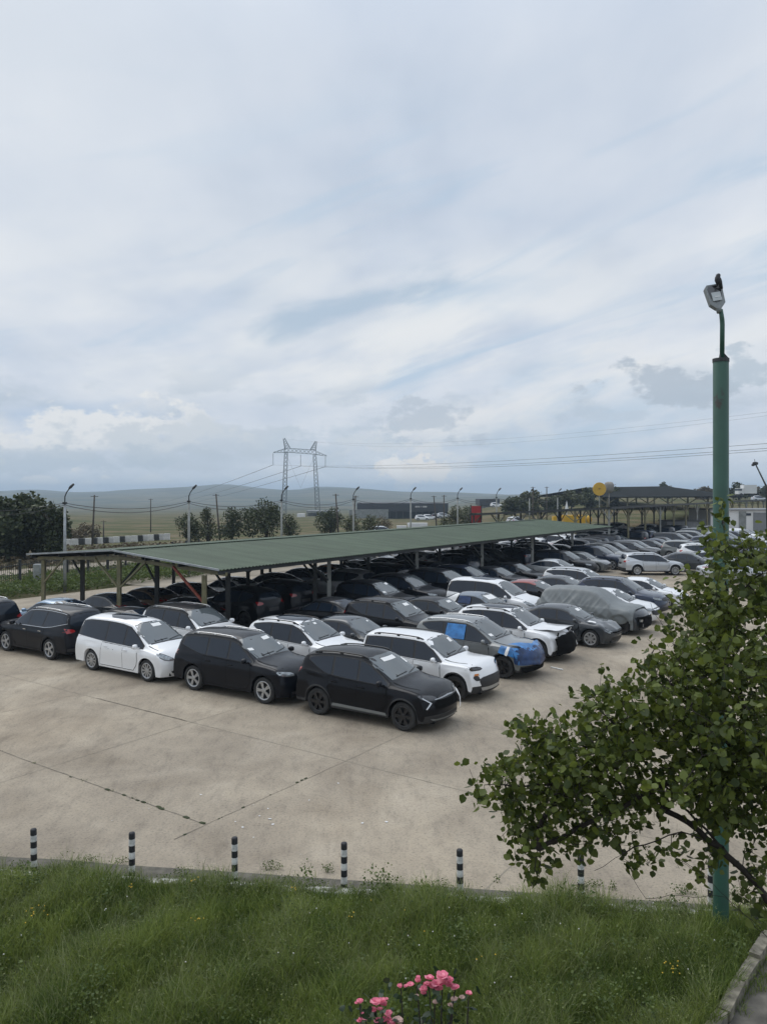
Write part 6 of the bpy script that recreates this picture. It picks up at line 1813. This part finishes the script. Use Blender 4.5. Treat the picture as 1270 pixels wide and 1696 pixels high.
    pts.sort(key=lambda p: min((p-Vector(q)).length for q in N_[::4]))
    tips = []
    pool = [np.array(q) for q in N_]
    arr = np.array(pool)
    ok0 = t0+2
    for p in pts:
        pa = np.array(p); d2 = ((arr[ok0:]-pa)**2).sum(1); i = int(d2.argmin())+ok0
        a_ = Vector(nodes[i]); ln = (p-a_).length; n_ = max(1, int(ln/.06)); prev = i
        mid = a_.lerp(p, .5)+Vector((rr_.uniform(-.08, .08)*ln, rr_.uniform(-.1, .1)*ln, rr_.uniform(-.02, .14)*ln))
        new = []
        for j in range(1, n_+1):
            u = j/n_; q = a_*(1-u)**2+mid*2*u*(1-u)+p*u*u
            nodes.append(q); par.append(prev); prev = len(nodes)-1; new.append(tuple(q)); tips.append(prev)
        arr = np.concatenate([arr, np.array(new)])
    # pipe radii
    load = [0.0]*len(nodes); kids = [0]*len(nodes)
    for i in range(len(nodes)-1, -1, -1):
        if kids[i] == 0: load[i] = 1.0
        if par[i] >= 0: load[par[i]] += load[i]; kids[par[i]] += 1
    rad = [.0013*l_**.43 for l_ in load]
    mx_ = max(rad); rad = [min(q, .042) for q in rad]
    V_ = []; F_ = []
    for i in range(len(nodes)):
        if par[i] < 0: continue
        a_ = nodes[par[i]]; b_ = nodes[i]; d_ = (b_-a_)
        if d_.length < 1e-5: continue
        d_.normalize(); x_ = d_.orthogonal().normalized(); y_ = d_.cross(x_); n_ = 4 if rad[i] < .006 else 8
        o_ = len(V_)
        for c_, q in ((a_, max(rad[i], min(rad[par[i]], rad[i]*1.25))), (b_, rad[i])):
            for k in range(n_):
                an = 2*PI*k/n_; V_.append(c_+(x_*math.cos(an)+y_*math.sin(an))*max(q, .0016))
        for k in range(n_): F_.append((o_+k, o_+(k+1) % n_, o_+n_+(k+1) % n_, o_+n_+k))
    tk = mesh('trunk', [tuple(v-rt) for v in V_], F_, M['twig'], r, True)
    # leaves on every twig
    lp_ = []
    for i in tips:
        q = nodes[i]
        if load[i] > 30: continue
        for k in range(rr_.choice((3, 4, 4, 5))):
            lp_.append(q+Vector((rr_.gauss(0, .030), rr_.gauss(0, .030), rr_.gauss(0, .026))))
    p = np.array([tuple(q-rt) for q in lp_])
    keep = np.ones(len(p), bool)
    young = (rg.random(len(p)) < .0)
    leaves_at('leaves', p, M['treeleaf'], (.026, .070), r, rg, .55, .92)
    print('tree leaves', len(p), 'nodes', len(nodes))
M['twig'] = simple('dark_twigs', (.022, .017, .014), .9, vary=.3, scale=20)
M['treeleaf'] = foliage('apricot_leaves', (.028, .047, .008), (.130, .165, .030), .36, .5)
big_tree()

# ---------------------------------------------------------------- roses in the foreground
M['rose'] = foliage('rose_petals', (.66, .10, .20), (.90, .40, .49), .35, .6)
M['rosefade'] = foliage('faded_petals', (.45, .33, .27), (.60, .42, .38), .2, .7)
M['roseleaf'] = foliage('rose_leaves', (.012, .026, .012), (.035, .06, .025), .15, .4)
def bloom(px, py, rp, parent, mat='rose', d=4.6):
    c = at(px, py, d)-parent.location; r = rp*d/F*.82; rg = np.random.default_rng(int(px*13+py)); V_ = []; F_ = []
    for ring, (n, rad, tilt) in enumerate(((4, .42, 1.25), (6, .72, .95), (8, 1.0, .55))):
        for k in range(n):
            a = 2*PI*(k+.5*ring)/n+rg.uniform(-.2, .2); tl = tilt+rg.uniform(-.2, .2)
            out = Vector((math.cos(a), math.sin(a), 0)); up = Vector((0, -.35, .95)).normalized(); sd = Vector((-math.sin(a), math.cos(a), 0))
            dirv = out*math.cos(tl)+up*math.sin(tl); nrm = up*math.cos(tl)-out*math.sin(tl); L_ = r*rad*rg.uniform(.85, 1.15); o = len(V_)
            for i, (u, w, cp) in enumerate(((0, .15, 0), (.4, .62, .10), (.75, .66, .02+rg.uniform(-.1, .1)), (1.0, .42, -.16+rg.uniform(-.14, .14)))):
                for sg in (-1, 0, 1): V_.append(c+dirv*L_*u+sd*sg*w*L_+nrm*(cp*L_+(.18*L_ if sg else 0)))
            for i in range(3):
                for j in range(2): q = o+i*3+j; F_.append((q, q+1, q+4, q+3))
    return mesh('bloom', V_, F_, M[mat], parent, True)
def rose_bush(x, y, label, blooms, canes):
    r = empty('rose_bush', (x, y, 0)); tag(r, label, 'rose bush')
    rr_ = random.Random(int(x*100)); mb = MB(); cs = []
    for px, py, d in canes:
        t = at(px, py, d)-r.location; m_ = Vector((t.x*.35+rr_.uniform(-.1, .1), t.y*.3+rr_.uniform(-.1, .1), t.z*.55)); pts = []
        for k in range(9): u = k/8; pts.append(Vector((rr_.uniform(-.02, .02), 0, 0))*(1-u)+m_*2*u*(1-u)+t*u*u)
        mb.tube(pts, [.014-.010*k/8 for k in range(9)], 6)
        for q in pts[3:]: cs.append((q.x, q.y, q.z-.03, .13, .13, .10))
    mb.build('stem', M['twig'], r, True)
    o, _ = leafy('leaves', 420, cs, M['roseleaf'], '', '', (.03, .065), parent=r, seed=int(x*50)+77)
    for b_ in blooms: bloom(*b_[:3], r, *(b_[3:]))
    for b_ in blooms[:9]: bloom(b_[0]+rr_.uniform(-13, 13), b_[1]+rr_.uniform(-6, 9), b_[2]*rr_.uniform(.55, .8), r, *(b_[3:]))
rose_bush(.30, 4.75, 'pink rose bush topped by a wide cluster of pink blooms, lower centre', [(710, 1622, 11), (732, 1618, 13), (743, 1624, 10), (724, 1630, 12), (701, 1640, 9), (714, 1634, 10), (726, 1638, 9), (753, 1637, 10), (692, 1625, 7), (680, 1632, 8), (662, 1634, 6), (776, 1646, 7), (738, 1630, 9), (672, 1634, 5), (721, 1661, 7, 'rosefade'), (752, 1656, 8, 'rosefade'), (745, 1666, 6, 'rosefade'), (765, 1653, 6, 'rosefade'), (690, 1650, 5, 'rosefade')], [(732, 1628, 4.62), (710, 1632, 4.6), (753, 1640, 4.6), (690, 1632, 4.62), (664, 1638, 4.6), (776, 1650, 4.6), (720, 1662, 4.62), (750, 1672, 4.62), (700, 1690, 4.6), (740, 1700, 4.65)])
rose_bush(-.02, 4.75, 'pink rose bush with loose pale blooms cut by the bottom edge', [(622, 1661, 11), (634, 1664, 9), (618, 1673, 8), (596, 1659, 7), (643, 1680, 9), (606, 1686, 8), (626, 1692, 9), (612, 1675, 5), (640, 1655, 4), (658, 1692, 11, 'rosefade'), (590, 1662, 4), (598, 1688, 5), (636, 1691, 7), (648, 1696, 9)], [(622, 1668, 4.62), (634, 1672, 4.6), (596, 1664, 4.6), (643, 1685, 4.6), (606, 1692, 4.62), (655, 1698, 4.62)])

# ---------------------------------------------------------------- haze
def haze():
    m = bpy.data.materials.new('haze'); m.use_nodes = True; nt = m.node_tree; nt.nodes.remove(nt.nodes['Principled BSDF'])
    v = nt.nodes.new('ShaderNodeVolumePrincipled'); v.inputs['Color'].default_value = (.66, .82, .98, 1); v.inputs['Density'].default_value = HAZE; v.inputs['Anisotropy'].default_value = 0.0
    nt.links.new(v.outputs[0], nt.nodes['Material Output'].inputs['Volume'])
    zlo, zhi = -60.0, 62.0; X = 21000.0
    vs = [(x, y, z) for z in (zlo, zhi) for x, y in ((-X, -90), (X, -90), (X, 6700), (-X, 6700))]
    o = mesh('haze', vs, [(3, 2, 1, 0), (4, 5, 6, 7), (0, 1, 5, 4), (1, 2, 6, 5), (2, 3, 7, 6), (3, 0, 4, 7)], m); tag(o, 'thin haze over the plain', 'haze', kind='stuff')
HAZE = 3.6e-4
haze()
# ================================================================ camera and render set-up
cam = bpy.data.cameras.new('camera'); co = bpy.data.objects.new('camera', cam); col.objects.link(co)
co.location = (0, 0, H); co.rotation_euler = (PI/2, 0, 0)
cam.sensor_fit = 'VERTICAL'; cam.sensor_height = 36.0; cam.lens = F/1696*36.0
cam.shift_y = -(848-HY)/1696
cam.clip_start = .1; cam.clip_end = 20000
scene.camera = co
scene.view_settings.view_transform = 'Standard'; scene.view_settings.look = 'None'; scene.view_settings.exposure = 0.25; scene.view_settings.gamma = 1.0
scene.render.engine = 'CYCLES'
scene.cycles.max_bounces = 6; scene.cycles.diffuse_bounces = 3; scene.cycles.glossy_bounces = 3; scene.cycles.transmission_bounces = 3
scene.cycles.volume_bounces = 0; scene.cycles.caustics_reflective = False; scene.cycles.caustics_refractive = False
scene.cycles.use_denoising = True
try: scene.cycles.denoiser = 'OPENIMAGEDENOISE'
except Exception: pass
